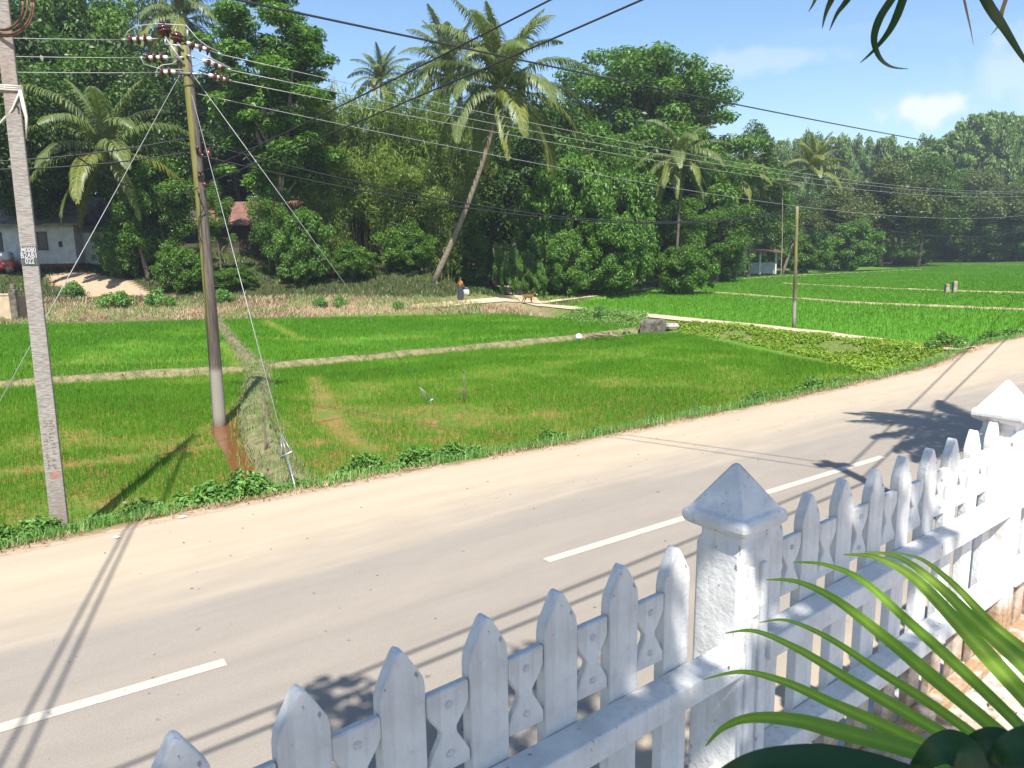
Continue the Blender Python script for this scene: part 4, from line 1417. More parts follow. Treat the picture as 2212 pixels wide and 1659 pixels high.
tag(link('creeper', np_mesh('creeper', V, F, v), None, LM['weed']), 'green creepers on the slope left of the concrete block', 'creeper', None, 'stuff')
for i, (x, y, s, lab) in enumerate([(155, 640, 5.2, 'reedy green tuft at the foot of the house driveway'), (345, 662, 5.0, 'leafy weed on the straw bank left of the wooden pole'), (255, 664, 5.5, 'leafy weed on the straw bank below the driveway'), (480, 655, 4.2, 'weed on the straw bank just right of the wooden pole'), (690, 664, 3.4, 'weed on the straw bank below the tall airy tree'),
                                    (735, 662, 3.2, 'weed on the straw bank right of the second guy wire'), (860, 668, 2.6, 'weed on the straw bank below the low bamboo'), (1160, 640, 4.2, 'dark green weed beside the dog'), (1400, 606, 4.6, 'leafy plant at the end of the dark gap under the wood'), (1300, 684, 3, 'weed at the bend of the footpath'),
                                    (1640, 585, 5, 'leafy weed by the far field bank left of the slim pole'), (1780, 582, 5, 'leafy weed by the far field bank right of the slim pole')]):
    b = T(x, y)
    t_ = thing('weed_bush', lab, 'weed', tuple(b), random.uniform(0, 3), 'weeds on the banks')
    for nm, me in (('leaves', WE[i % 4][0]), ('stems', WE[i % 4][1])):
        o = link(nm, me, t_); o.scale = (s * .42, s * .42, s * .6)
#PART3
# ------------------------------------------------------------------ poles, wires
def V3(a): return Vector((float(a[0]), float(a[1]), float(a[2])))


def line_tube(name, mat, pts, r, parent=None, n=5):
    mb = MB(); mb.tube(pts, r, n); return mb.obj(name, mat, parent, True)


# rectangular concrete pole on the road edge
lb = G(129, 1128, -.12)
ltop = D(2, -5, lb[1]); axis = (V3(ltop) - V3(lb)).normalized()
PL = thing('utility_pole', 'tall rectangular concrete utility pole with a dark number plate at the road edge', 'utility pole', tuple(lb), R(27))
inv = Matrix.Rotation(-R(27), 3, 'Z')
HL = 9.4
la = inv @ axis
mb = MB(); secs = []
for i in range(13):
    u = i / 12; z = -.5 + (HL + .5) * u
    c = la * (z / la.z); hw, hd = (.112 - .034 * u), (.095 - .03 * u); ch = .018
    secs.append([(c.x + a * hw - (ch if k == 0 else 0) * math.copysign(1, a), c.y + b * hd - (ch if k == 1 else 0) * math.copysign(1, b), z)
                 for a, b, k in ((1, -1, 1.5), (1, 1, 1.5), (-1, 1, 1.5), (-1, -1, 1.5))])
for i in range(12):
    mb.add(secs[i] + secs[i + 1], [(j, (j + 1) % 4, 4 + (j + 1) % 4, 4 + j) for j in range(4)])
mb.add(secs[0], [(3, 2, 1, 0)]); mb.add(secs[12], [(0, 1, 2, 3)])
sh_ = link('shaft', mb.mesh('shaft', bev=.012, seg=2), PL, M['poleconc'])


def pole_front(z, off=.004, x=0.0):
    u = (z + .5) / (HL + .5); c = la * (z / la.z)
    return Vector((c.x + x, c.y - ((.095 - .03 * u)) - off, z))


def z_on_pole(py):
    """height along the concrete pole of photo row py"""
    best = min(np.arange(-.2, 8, .01), key=lambda z: abs(proj(V3(lb) + Matrix.Rotation(R(27), 3, 'Z') @ (la * (z / la.z)))[1] - py))
    return float(best)


def proj(p):
    d = np.array(p) - CAM; z = d @ _F
    return (PW / 2 + PF * (d @ _R) / z, PH / 2 - PF * (d @ _U) / z)


zp0, zp1 = z_on_pole(573), z_on_pole(533)
pl = MB(); a, b = pole_front(zp0), pole_front(zp1)
pl.add([(a.x - .09, a.y, a.z), (a.x + .09, a.y, a.z), (b.x + .09, b.y, b.z), (b.x - .09, b.y, b.z)] +
       [(a.x - .09, a.y - .006, a.z), (a.x + .09, a.y - .006, a.z), (b.x + .09, b.y - .006, b.z), (b.x - .09, b.y - .006, b.z)],
       [(4, 5, 6, 7), (0, 3, 2, 1), (0, 1, 5, 4), (2, 3, 7, 6), (1, 2, 6, 5), (0, 4, 7, 3)])
plate = pl.obj('number_plate', M['plate'], PL)
for k, (txt, sz) in enumerate((('M0080', .092), ('B2AB1', .105), ('022', .105))):
    cu = bpy.data.curves.new('lettering', 'FONT'); cu.body = txt; cu.size = sz; cu.align_x = 'CENTER'; cu.extrude = .0015; cu.offset = .0012
    tmp = bpy.data.objects.new('lettering_outline', cu); COL.objects.link(tmp)
    lm_ = bpy.data.meshes.new_from_object(tmp.evaluated_get(bpy.context.evaluated_depsgraph_get()))
    bpy.data.objects.remove(tmp)
    lm_.materials.clear()
    o = link('lettering', lm_, plate, M['paint_white'])
    q = a.lerp(b, .70 - .31 * k)
    o.location = (q.x, q.y - .0085, q.z); o.rotation_euler = (R(90), 0, 0); o.scale = (.68, 1, 1)
# worn stencilled marks lower down and a faded red rectangle
mk = MB(); rm = random.Random(3); z = z_on_pole(1008); z1 = z_on_pole(905)
while z < z1:
    hgt = rm.uniform(.018, .04)
    for x0, x1 in ((-.07, -.015), (.0, .06)):
        if rm.random() < .85:
            xa = x0 + rm.uniform(-.01, .02); xb = x1 - rm.uniform(-.01, .025)
            q = pole_front(z, .003)
            mk.box(q.x + xa, q.x + xb, q.y, q.y + .004, z, z + hgt * .45)
            if rm.random() < .8:
                xm = rm.choice((xa, xb - .014)); mk.box(q.x + xm, q.x + xm + .014, q.y + .0005, q.y + .0045, z - hgt * .5, z + hgt * .9)
    z += hgt * 1.7
mk.obj('stencilled_marks', M['paint_black'], PL)
q0 = pole_front(z_on_pole(1030), .003); q1 = pole_front(z_on_pole(1016), .003)
rr = MB(); rr.box(q0.x - .05, q0.x + .085, q0.y, q0.y + .004, q0.z, q1.z); rr.obj('painted_rectangle', M['redpaint'], PL)
# coil and rope on the concrete pole are things that hang on it
Rz = Matrix.Rotation(R(27), 3, 'Z')
def LP(v): return V3(lb) + Rz @ Vector(v)
cc = LP(pole_front(z_on_pole(12), .05)) + Vector((.02, 0, .0))
mb = MB()
for t in range(5):
    rr_ = .42 - .022 * t
    pts = [cc + Vector((rr_ * math.cos(w) * .97 + .03 * math.sin(t), -.012 * t, rr_ * math.sin(w) + .012 * math.cos(2 * t))) for w in np.linspace(0, 2 * math.pi, 41)]
    mb.tube(pts, .013, 6)
tag(mb.obj('cable_coil', M['pipe'], None, True), 'brown coil of cable hung on the concrete pole', 'cable coil')
zr = z_on_pole(197)
mb = MB()
for dz in (0, .025, .05):
    c0 = pole_front(zr + dz, 0)
    pts = [LP((c0.x + sx * (.128), c0.y - .012 + sy * .20, zr + dz)) for sx, sy in ((-1, 0), (1, 0), (1, 1), (-1, 1), (-1, 0))]
    mb.tube(pts, .014, 6)
kn = LP((pole_front(zr).x + .11, pole_front(zr).y - .03, zr))
mb.tube([kn, kn + Vector((-.12, -.03, -.25)), kn + Vector((-.38, -.05, -.5)), kn + Vector((-1.2, -.25, -1.15)), kn + Vector((-2.6, -.6, -2.0))], .012, 6)
mb.tube([kn, kn + Vector((.03, -.02, -.2)), kn + Vector((.05, -.02, -.35)), kn + Vector((.02, -.03, -.62))], [.02, .028, .02, .008], 6)
tag(mb.obj('rope', M['rope'], None, True), 'pale rope knotted round the concrete pole with a loose end', 'rope')

# round wooden pole standing in the rice
wb = G(475, 921, -.5); wt = D(399, 100, wb[1])
PW_ = thing('utility_pole', 'mossy round wooden utility pole with porcelain insulators standing in the rice', 'utility pole', tuple(wb))
rel = V3(wt) - V3(wb)
mb = MB(); pts = [rel * u + Vector((.05 * math.sin(3 * u), 0, 0)) for u in np.linspace(-.04, 1, 15)]
mb.tube(pts, [.158 - .052 * u for u in np.linspace(0, 1, 15)], 16); mb.obj('shaft', M['woodpole'], PW_, True)
YW = wb[1]


def WL(px, py, dy=0.0): return V3(D(px, py, YW + dy)) - V3(wb)


def string(pa, pb, discs, dy0, dy1):
    mb = MB(); A, B = WL(*pa, dy0), WL(*pb, dy1); ax = (B - A).normalized(); Ln = (B - A).length
    mb.tube([A, B], .012, 6, 2)
    for x, y in discs:
        u = np.clip(((x - pa[0]) * (pb[0] - pa[0]) + (y - pa[1]) * (pb[1] - pa[1])) / ((pb[0] - pa[0]) ** 2 + (pb[1] - pa[1]) ** 2), 0, 1)
        c = A + (B - A) * float(u)
        mb.lathe([(.03, -.045), (.115, -.024), (.124, -.008), (.115, .006), (.05, .02), (.045, .035)], c, ax, 16, 0)
        mb.lathe([(.048, .03), (.05, .09), (.042, .125)], c, ax, 10, 1)
    mb.tube([A + (B - A) * .0, A + (B - A) * .10], .03, 8, 2); mb.tube([A + (B - A) * .93, B], .022, 8, 2)
    return mb.obj('insulator_string', [M['porcelain'], M['white_cap'], M['metal']], PW_, True)


strings = [((263, 86), (357, 83), [(284, 85), (300, 85), (315, 84)], -.1, 0), ((302, 125), (380, 124), [(319, 125), (335, 125), (350, 125)], -.1, 0), ((335, 157), (393, 155), [(351, 156), (367, 156)], -.1, 0),
           ((479, 118), (384, 86), [(447, 111), (431, 105), (415, 99)], .35, 0), ((500, 152), (413, 122), [(480, 147), (465, 142), (449, 136)], .35, 0), ((500, 175), (432, 157), [(489, 173), (476, 169), (463, 165)], .35, 0)]
for s_ in strings: string(*s_)
for (px, py), sc, tilt in (((354, 66), 1.0, (-.25, 0, 1)), ((383, 82), .95, (.15, 0, 1))):
    mb = MB(); c = WL(px, py, -.05)
    mb.lathe([(.05 * sc, -.16), (.085 * sc, -.14), (.09 * sc, -.06), (.15 * sc, -.05), (.172 * sc, -.02), (.10 * sc, .01), (.15 * sc, .03), (.16 * sc, .055), (.09 * sc, .085), (.085 * sc, .12), (.04 * sc, .135)], c, tilt, 18)
    mb.obj('pin_insulator', M['porcelain'], PW_, True)
mb = MB()
for a_, b_ in (((398, 140), (357, 80)), ((357, 96), (392, 99)), ((357, 84), (357, 96)), ((383, 92), (396, 108)), ((390, 158), (436, 160)), ((380, 124), (398, 124)), ((413, 122), (402, 118)), ((405, 64), (405, 84))):
    mb.tube([WL(*a_, -.12), WL(*b_, -.12)], .022, 6)
mb.obj('bracket', M['metal'], PW_, True)
for pts in ([(266, 84), (276, 68), (294, 56), (342, 51), (402, 55), (427, 84), (447, 100), (474, 112)], [(304, 123), (310, 138), (350, 150), (400, 150), (450, 128), (492, 146)], [(337, 156), (342, 146), (352, 140), (372, 138), (395, 122), (420, 108), (500, 148)]):
    line_tube('jumper_wire', M['wire'], [WL(*q, -.22 + .4 * i / len(pts)) for i, q in enumerate(pts)], .011, PW_)
mb = MB()
for px, py, w in ((452, 328, 14), (443, 337, 8), (438, 372, 10), (436, 381, 7), (449, 398, 16), (452, 401, 10), (432, 320, 9)):
    c = WL(px - 6, py, -.16); mb.lathe([(.02, -.05), (w * .0042, -.03), (w * .0045, .02), (.02, .05)], c, (.6, -.3, 1), 8)
mb.obj('cable_clamp', [M['porcelain']], PW_, True)
line_tube('hanging_cable', M['cable'], [WL(*q, -.18) for q in ((425, 408), (432, 430), (441, 447), (430, 470), (428, 500), (433, 515), (424, 540), (428, 545))], .012, PW_)
line_tube('wire_band', M['cable'], [WL(398 + 17 * math.cos(w), 157 + 4 * math.sin(w), -.16 * abs(math.sin(w)) - .1) for w in np.linspace(0, math.pi, 8)], .014, PW_)

# slim pole across the footpath
tb = G(1715, 706, -.12); tb[2] = hz(*tb[:2]) - .1; tt = D(1722, 446, tb[1])
PT = thing('utility_pole', 'slim lichened wooden pole beside the footpath in front of the far rice field', 'utility pole', tuple(tb))
rel = V3(tt) - V3(tb)
mb = MB(); mb.tube([rel * u for u in np.linspace(0, 1, 9)], [.088 - .018 * u for u in np.linspace(0, 1, 9)], 10); mb.obj('shaft', M['slimpole'], PT, True)
mb = MB(); mb.tube([rel + Vector((-.22, 0, -.25)), rel + Vector((.22, 0, -.2))], .04, 6); mb.obj('cable_clamp', M['cable'], PT, True)


def cable(name, label, A, B, sag, r, mat, cat='cable', n=40, group=None):
    A, B = V3(A), V3(B)
    pts = []
    for i in range(n + 1):
        u = i / n; q = A.lerp(B, u); q.z -= 4 * sag * u * (1 - u); pts.append(q)
    mb = MB(); mb.tube(pts, r, 5)
    return tag(mb.obj(name, M[mat], None, True), label, cat, group)


for i, (px, py) in enumerate(((263, 86), (302, 125), (335, 157))):
    A = D(px, py, YW - .1); k = 30
    B = A + np.array([-RD[0] * k, -RD[1] * k, (-.75, -.55, -.5)[i]])
    cable('overhead_wire', f'bare overhead wire from the {("upper", "middle", "lowest")[i]} left insulator string out past the concrete pole', A, B, .78, .008, 'wire', 'power line', group='bare overhead wires')
for i, (px, py, ex, ey, sg) in enumerate(((479, 118, 2300, 404, 1.45), (500, 152, 2300, 408, 1.35), (500, 175, 2300, 415, 1.35), (414, 200, 2300, 452, 1.75))):
    cable('overhead_wire', f'bare overhead wire running right from {("the upper right insulator string", "the middle right insulator string", "the lowest right insulator string", "the wooden pole just below its insulators")[i]}', D(px, py, YW + .3), D(ex, ey, 78), sg, .009, 'wire', 'power line', group='bare overhead wires')
for i, (ax, ay, bx, by, sg) in enumerate(((400, 299, 1720, 452, 1.15), (404, 330, 1720, 457, 1.0))):
    cable('insulated_cable', f'black cable sagging from the wooden pole to the slim pole, the {("upper", "lower")[i]} of two', D(ax, ay, YW - .1), D(bx, by, tb[1]), sg, .02, 'cable', group='black low cables')
for i, (ax, ay, ex, ey) in enumerate(((402, 298, -120, 352), (402, 329, -120, 366))):
    A = D(ax, ay, YW - .1)
    cable('insulated_cable', f'dark cable running left from the wooden pole behind the concrete pole, the {("upper", "lower")[i]} of two', A, D(ex, ey, 15.5), .12, .016, 'cable', group='black low cables')
cable('insulated_cable', 'thin black cable sagging from the concrete pole down to the wooden pole', D(34, 228, lb[1] - .1), D(428, 405, YW - .2), .55, .012, 'cable', group='black low cables')
cable('insulated_cable', 'black cable sagging to the right from the slim pole toward the far trees', D(1722, 452, tb[1]), D(2420, 400, 80), 2.9, .02, 'cable', group='black low cables')
Ltop = LP(la * (7.75 / la.z))
cable('insulated_cable', 'long thick black cable crossing the sky from the top left to the right margin', Ltop, D(2330, 352, 62), .35, .021, 'cable', group='black low cables', n=60)
# pole on the garden side of the road, out of the picture to the right: carries the near cables
NPX, NPY = 6.27, 6.7
PN = thing('utility_pole', 'utility pole on the garden side of the road right of the fence', 'utility pole', (NPX, NPY, 0))
mb = MB(); mb.tube([(0, 0, -.1), (0, 0, 4), (0, 0, 8.7)], [.14, .12, .10], 12); mb.obj('shaft', M['slimpole'], PN, True)
mb = MB(); mb.box(-.30, .30, -.05, .05, 8.25, 8.5); mb.obj('crossarm', M['stick'], PN)
cable('insulated_cable', 'black cable crossing overhead from the wooden pole, the right one of two', D(440, 398, YW - .1), (NPX, NPY, 7.8), .10, .015, 'cable', group='black low cables')
cable('insulated_cable', 'black cable crossing overhead from the wooden pole, the left one of two', D(436, 372, YW - .1), (NPX, NPY, 8.55), .12, .015, 'cable', group='black low cables')
for i, zc in enumerate((7.6, 7.0)):
    cable('insulated_cable', 'black cable along the garden side of the road', (NPX, NPY, zc), (NPX - 24, NPY - 18.6 + .5 * i, zc - .6), .35, .022, 'cable', group='cables over the garden side')
for i, zc in enumerate((7.9, 7.2)):
    cable('insulated_cable', 'black cable from the garden side pole along the road', (NPX, NPY, zc), (42, 56 - 2.5 * i, zc + .4), .5, .022, 'cable', group='cables over the garden side')
for i in range(2):
    cable('insulated_cable', 'black service cable crossing the road to the house at the near left', LP(la * (8.9 / la.z)), (-2.0 - .22 * i, -2.6, 6.5), .25, .020, 'cable', group='cables over the garden side')


def guy(label, A, B, bow):
    t_ = thing('guy_wire', label, 'guy wire', tuple(B))
    A, B = V3(A) - V3(B), Vector((0, 0, 0)); ax = (A - B).normalized()
    e = B + ax * bow[1]
    line_tube('wire', M['wire'], [A, e], .0075, t_)
    side = ax.cross(Vector((0, 1, 0))).normalized()
    b0 = B + ax * bow[0]
    mb = MB()
    for s in (-1, 1): mb.tube([e, b0 + side * bow[2] * s], .008, 5)
    mb.tube([e, b0], .008, 5)
    mb.tube([b0 - side * bow[2] * 1.25, b0 + side * bow[2] * 1.25], .022, 6)
    mb.obj('bow', M['metal'], t_, True)
    line_tube('anchor_rod', M['metal'], [B - ax * .3, b0], .014, t_, 6)
    return t_


gb = G(637, 1050, -.12)
guy('pale guy wire from the wooden pole down to the road edge with a steel bow', D(412, 196, YW), gb, (.62, 1.05, .095))
guy('thin guy wire from the wooden pole down into the middle of the near rice plot', D(420, 166, YW), G(930, 868, -.45), (.03, .55, .10))
guy('thin guy wire from the wooden pole down to the left behind the concrete pole', D(386, 166, YW), G(-140, 1120, -.5), (.4, .9, .08))
line_tube('guy_insulator', M['porcelain'], [V3(D(448, 322, YW - .3)) - V3(gb), V3(D(453, 340, YW - .35)) - V3(gb)], .055, bpy.data.objects['guy_wire'], 8)

# ------------------------------------------------------------------ garden terrace and picket fence
FA = R(51.6)
fd = np.array([math.sin(FA), math.cos(FA)]); fn = np.array([-fd[1], fd[0]])
FR = math.atan2(fd[1], fd[0])
TZ = 1.47


def FPt(s, n, z=0.0):
    q = fd * s + fn * n
    return (q[0], q[1], z)


mt, n, l, p = new_mat('whitewashed_garden_paving')
a = noise(n, l, 2.2, 5); b = noise(n, l, 28, 4); c3 = noise(n, l, 9, 5)
c = mixc(n, l, rng_(n, l, a, .40, .62), (.66, .62, .58), (.42, .34, .27))
c = mixc(n, l, rng_(n, l, b, .58, .68, 0, .8), c, (.20, .14, .10))
c = mixc(n, l, mth(n, l, 'MULTIPLY', rng_(n, l, c3, .58, .66), .7), c, (.38, .19, .08))
l.new(c, p.inputs['Base Color']); p.inputs['Roughness'].default_value = .95
bump(n, l, p, b, .4, .01)
tm = thing('garden_terrace', 'whitewashed garden terrace with a retaining wall under the picket fence', 'terrace', FPt(0, 0), FR)
mb = MB(); mb.box(-14, 16, -14, 1.50, -.2, TZ); mb.obj('terrace_floor', mt, tm, bev=.02)
mb = MB(); mb.box(-14, 16, 1.502, 1.62, -.2, TZ - .02); mb.obj('retaining_wall', M['wall'], tm)

PICK = MB()
PICK.prism([(-.060, 1.44), (.060, 1.44), (.060, 2.66), (.060, 2.698), (.055, 2.724), (.034, 2.762), (.012, 2.799), (.0, 2.808), (-.012, 2.799), (-.034, 2.762), (-.055, 2.724), (-.060, 2.698), (-.060, 2.66)], 1.385, 1.425)
PICK_ME = [PICK.mesh('picket', bev=.005, seg=2)]
for sd in range(3):
    me = PICK_ME[0].copy()
    rng = np.random.default_rng(sd)
    for v_ in me.vertices:
        v_.co.x += float(vnoise(v_.co.z, sd, .16, 5) - .5) * .008; v_.co.y += float(vnoise(v_.co.z, sd + 7, .2, 6) - .5) * .006
        if v_.co.z > 2.72: v_.co.z += (rng.uniform() - .5) * .003
    PICK_ME.append(me)
WEB = MB()
g = .0615; x1 = .0615
WEB.prism([(-x1, 2.675), (-x1, 2.622), (-.048, 2.598), (-.022, 2.562), (-.026, 2.545), (-x1, 2.484), (-x1, 2.455), (x1, 2.452), (x1, 2.484), (.026, 2.545), (.022, 2.562), (.048, 2.598), (x1, 2.622), (x1, 2.675)], 1.3875, 1.411)
for z_ in (2.632, 2.50):
    WEB.lathe([(.014, 0), (.010, .006), (.004, .009)], (0.0, 1.388, z_), (0, -1, 0), 5)
WEB_ME = WEB.mesh('lattice_web', bev=.004, seg=1)
for me in PICK_ME + [WEB_ME]: me.materials.append(M['fence'])


def panel(label, s0, s1, first, spacing, seed):
    t_ = thing('picket_fence', label, 'fence', FPt(s0, .035, -.014), FR, 'panels of the white picket fence')
    rp = random.Random(seed)
    n_ = int((s1 - .10 - first) / spacing) + 1
    for i in range(n_):
        x = first - s0 + i * spacing
        o = link('picket', PICK_ME[1 + rp.randrange(3)], t_); o.location = (x, rp.uniform(-.003, .003), rp.uniform(-.006, .006)); o.rotation_euler = (0, R(rp.uniform(-.07, .07)), 0)
        if i < n_ - 1:
            o = link('lattice_web', WEB_ME, t_); o.location = (x + spacing / 2, 0, rp.uniform(-.004, .004))
            o.scale = (spacing / .2465, 1, 1)
            if rp.random() < .5: o.rotation_euler = (0, 0, math.pi); o.location = (x + spacing / 2, 2.7985, o.location.z)
    Ln = s1 - s0
    for za, zb_ in ((2.325, 2.405), (1.880, 1.965), (1.475, 1.535)):
        mb = MB(); mb.box(.07, Ln - .07, 1.290, 1.384, za, zb_); mb.obj('rail', M['fence'], t_, bev=.007, seg=2)
    return t_


panel('nearest white picket fence panel, shaded, left of the nearest post', -.25, 2.08, .06, .2445, 1)
panel('white picket fence panel between the two white posts', 2.08, 4.42, 2.29, .2505, 2)
panel('white picket fence panel at the right edge beyond the sunlit post', 4.42, 6.75, 4.64, .2505, 3)


def fpost(label, s, dn=0.0):
    t_ = thing('fence_post', label, 'fence post', FPt(s, 1.435 + dn, -.013), FR, 'posts of the white picket fence')
    mb = MB(); mb.loft([(.100, 1.44), (.096, 1.9), (.089, 2.735), (.078, 2.768), (.078, 2.80)], 4, rc=.16)
    # raised bars on the garden face
    mb.box(-.052, -.020, -.104, -.080, 1.6, 2.69); mb.box(.020, .052, -.104, -.080, 1.6, 2.69)
    for z_ in (1.78, 2.14, 2.52): mb.lathe([(.030, 0), (.022, .012), (.006, .016)], (0, -.086, z_), (0, -1, 0), 4)
    o = mb.obj('shaft', M['fence'], t_, bev=.006, seg=2)
    mb = MB(); mb.loft([(.076, 2.790), (.096, 2.800), (.118, 2.813), (.124, 2.828), (.124, 2.846), (.116, 2.858), (.104, 2.866), (.008, 3.010)], 3, rc=.05)
    mb.obj('cap', M['fence'], t_, bev=.006, seg=2)
    return t_


fpost('white concrete fence post with a pyramid cap in bluish shade before the centre dashes', 2.075)
fpost('white concrete fence post with a sunlit pyramid cap near the right edge', 4.42)
fpost('white concrete fence post at the left end of the near panel', -.25)
fpost('white concrete fence post at the far right end of the fence', 6.76)
# dry leaves on the terrace
q = np.array([[random.uniform(1.5, 5.5), random.uniform(.25, 1.22)] for _ in range(260)])
W2 = np.array([FPt(a_, b_, TZ + .012) for a_, b_ in q])
T_ = unit(np.stack([RNG.normal(0, 1, 260), RNG.normal(0, 1, 260), RNG.normal(0, .12, 260)], 1)); N_ = unit(np.stack([RNG.normal(0, .15, 260), RNG.normal(0, .15, 260), np.ones(260)], 1))
V, F = leaf_quads(W2, N_, T_, RNG.uniform(.03, .07, 260), .022)
tag(link('dry_leaves', np_mesh('dry_leaves', V, F), None, solid('brown_dry_leaf', (.36, .15, .04), (.20, .09, .03), 30)), 'brown dry leaves littering the terrace under the fence', 'dry leaves', None, 'stuff')

# ------------------------------------------------------------------ foreground leaves
def strap(parent, pts, Ys, wpx, mat, name='leaflet', tone=(.25, .8), fold=.22, dark=0):
    """a folded strap leaf through photo positions pts at distances Ys, wpx wide in the middle"""
    P = [Vector(D(x, y, Y)) for (x, y), Y in zip(pts, Ys)]
    # Catmull-Rom
    out_ = []
    n = len(P)
    for i in range(n - 1):
        p0, p1, p2, p3 = P[max(i - 1, 0)], P[i], P[i + 1], P[min(i + 2, n - 1)]
        for k in range(8):
            t = k / 8
            out_.append(.5 * ((2 * p1) + (p2 - p0) * t + (2 * p0 - 5 * p1 + 4 * p2 - p3) * t * t + (3 * p1 - p0 - 3 * p2 + p3) * t ** 3))
    out_.append(P[-1]); K = len(out_)
    V, F, v = [], [], []
    view = Vector(CAM)
    for i, q in enumerate(out_):
        u = i / (K - 1)
        tg = (out_[min(i + 1, K - 1)] - out_[max(i - 1, 0)]).normalized()
        w = wpx * q.y / PF * min(1, (.06 + 1.5 * u) if u < .7 else 1.11) / 1.1
        side = tg.cross((q - view).normalized()).normalized()
        side = (side + tg.cross(Vector((0, 0, 1))).normalized() * .35 * (1 if side.dot(tg.cross(Vector((0, 0, 1)))) > 0 else -1)).normalized()
        nr = side.cross(tg).normalized()
        if nr.z < 0: nr = -nr
        for k, (a_, b_) in enumerate(((-.5, .0), (-.26, -.05), (0, -fold * .5), (.26, -.05), (.5, .0))):
            V.append(q + side * w * a_ + nr * w * b_)
            v.append(tone[0] + (tone[1] - tone[0]) * (.50 * (1 - u) + .50 * (k == 2) + .12 * math.sin(i * 1.7 + k) * .5))
    for i in range(K - 1):
        for k in range(4): F.append((i * 5 + k, i * 5 + k + 1, (i + 1) * 5 + k + 1, (i + 1) * 5 + k))
    return link(name, np_mesh(name, np.array([tuple(q) for q in V]), np.array(F), np.array(v), True), parent, mat)


fp = thing('palm_frond', 'green palm frond with long strap leaflets in the lower right corner', 'palm frond')
Yn = lambda n, a=1.75, b=1.05: list(np.linspace(a, b, n))
strap(fp, [(1518, 1468), (1600, 1451), (1690, 1471), (1800, 1520), (1920, 1573), (2060, 1640), (2180, 1700)], Yn(7), 36, LM['strap'], tone=(.15, .85))
strap(fp, [(1524, 1612), (1560, 1574), (1620, 1551), (1720, 1556), (1830, 1584), (1960, 1618), (2110, 1672)], Yn(7, 1.6, 1.0), 45, LM['strap'], tone=(.1, .5))
strap(fp, [(1566, 1368), (1630, 1363), (1720, 1400), (1830, 1465), (1950, 1535), (2070, 1605), (2190, 1690)], Yn(7), 34, LM['strap'], tone=(.2, .9))
strap(fp, [(1640, 1345), (1700, 1340), (1790, 1378), (1900, 1450), (2010, 1520), (2120, 1600), (2210, 1680)], Yn(7), 27, LM['strap'], tone=(.2, .8))
strap(fp, [(1655, 1252), (1720, 1256), (1800, 1292), (1910, 1375), (2030, 1475), (2150, 1575), (2260, 1670)], Yn(7), 38, LM['strap'], tone=(.2, .8))
strap(fp, [(1712, 1214), (1780, 1219), (1860, 1252), (1960, 1340), (2070, 1440), (2180, 1545), (2270, 1640)], Yn(7), 31, LM['strap'], tone=(.15, .75))
strap(fp, [(1822, 1198), (1890, 1203), (1970, 1245), (2060, 1335), (2150, 1435), (2250, 1545), (2300, 1610)], Yn(7), 45, LM['strap'], tone=(.35, 1.0))
strap(fp, [(1868, 1192), (1940, 1203), (2020, 1258), (2110, 1345), (2200, 1425), (2280, 1510), (2330, 1580)], Yn(7), 41, LM['strap'], tone=(.4, 1.0))
strap(fp, [(1925, 1192), (1990, 1208), (2060, 1262), (2140, 1345), (2230, 1420), (2310, 1500), (2360, 1570)], Yn(7), 30, LM['strap'], tone=(.4, 1.0))
line_tube('midrib', M['culm'], [V3(D(2000, 1720, .98)), V3(D(2190, 1700, 1.02)), V3(D(2300, 1610, 1.08)), V3(D(2400, 1480, 1.2))], [.010, .012, .013, .014], fp, 8)
bp = thing('broad_leaf_plant', 'dark glossy broad leaves in the bottom right corner below the palm frond', 'plant')
strap(bp, [(1500, 1720), (1560, 1674), (1640, 1646), (1760, 1644), (1880, 1664), (1990, 1700)], Yn(6, .95, .80), 92, LM['broad'], 'leaf', (.0, .5))
strap(bp, [(1960, 1700), (1985, 1654), (2030, 1618), (2080, 1626), (2105, 1700)], Yn(5, .85, .8), 95, LM['broad'], 'leaf', (.1, .9))
strap(bp, [(2055, 1690), (2085, 1629), (2130, 1606), (2170, 1626), (2190, 1700)], Yn(5, .88, .8), 100, LM['broad'], 'leaf', (.0, .5))
strap(bp, [(2120, 1700), (2155, 1636), (2205, 1610), (2260, 1624), (2300, 1690)], Yn(5, .83, .78), 110, LM['broad'], 'leaf', (.1, .9))
mb = MB(); mb.tube([V3(D(2080, 1900, .85)), V3(D(2100, 1760, .84)), V3(D(2120, 1690, .82))], .012, 8); mb.obj('stem', M['culm'], bp, True)

hf = thing('hanging_palm_frond', 'dark palm leaflet tips hanging into the sky at the top right', 'palm frond')
for pts, w in (([(1746, 26), (1757, 8), (1768, -20), (1790, -80)], 10), ([(1776, 62), (1784, 28), (1800, -10), (1830, -80)], 14), ([(1792, 66), (1808, 30), (1835, -8), (1870, -80)], 14),
               ([(1962, 149), (1925, 144), (1900, 124), (1888, 85), (1900, 40), (1930, -8), (1960, -60)], 17), ([(1858, 136), (1890, 106), (1925, 60), (1950, 0), (1962, -50)], 18),
               ([(2260, 190), (2212, 128), (2170, 62), (2135, 10), (2100, -60)], 21)):
    strap(hf, pts, list(np.linspace(2.2, 2.0, len(pts))), w, LM['broad'], tone=(.2, .6))
strap(hf, [(2103, 98), (2096, 60), (2085, 10), (2075, -40)], [2.3] * 4, 5, LM['dry'], tone=(.2, .5))
strap(hf, [(2140, 76), (2160, 50), (2165, 22), (2176, -10)], [2.1] * 4, 9, LM['dry'], tone=(.4, .8))
line_tube('midrib', M['culm'], [V3(D(1700, -190, 2.0)), V3(D(1900, -110, 2.05)), V3(D(2100, -75, 2.0)), V3(D(2330, -60, 1.7))], .012, hf, 8)

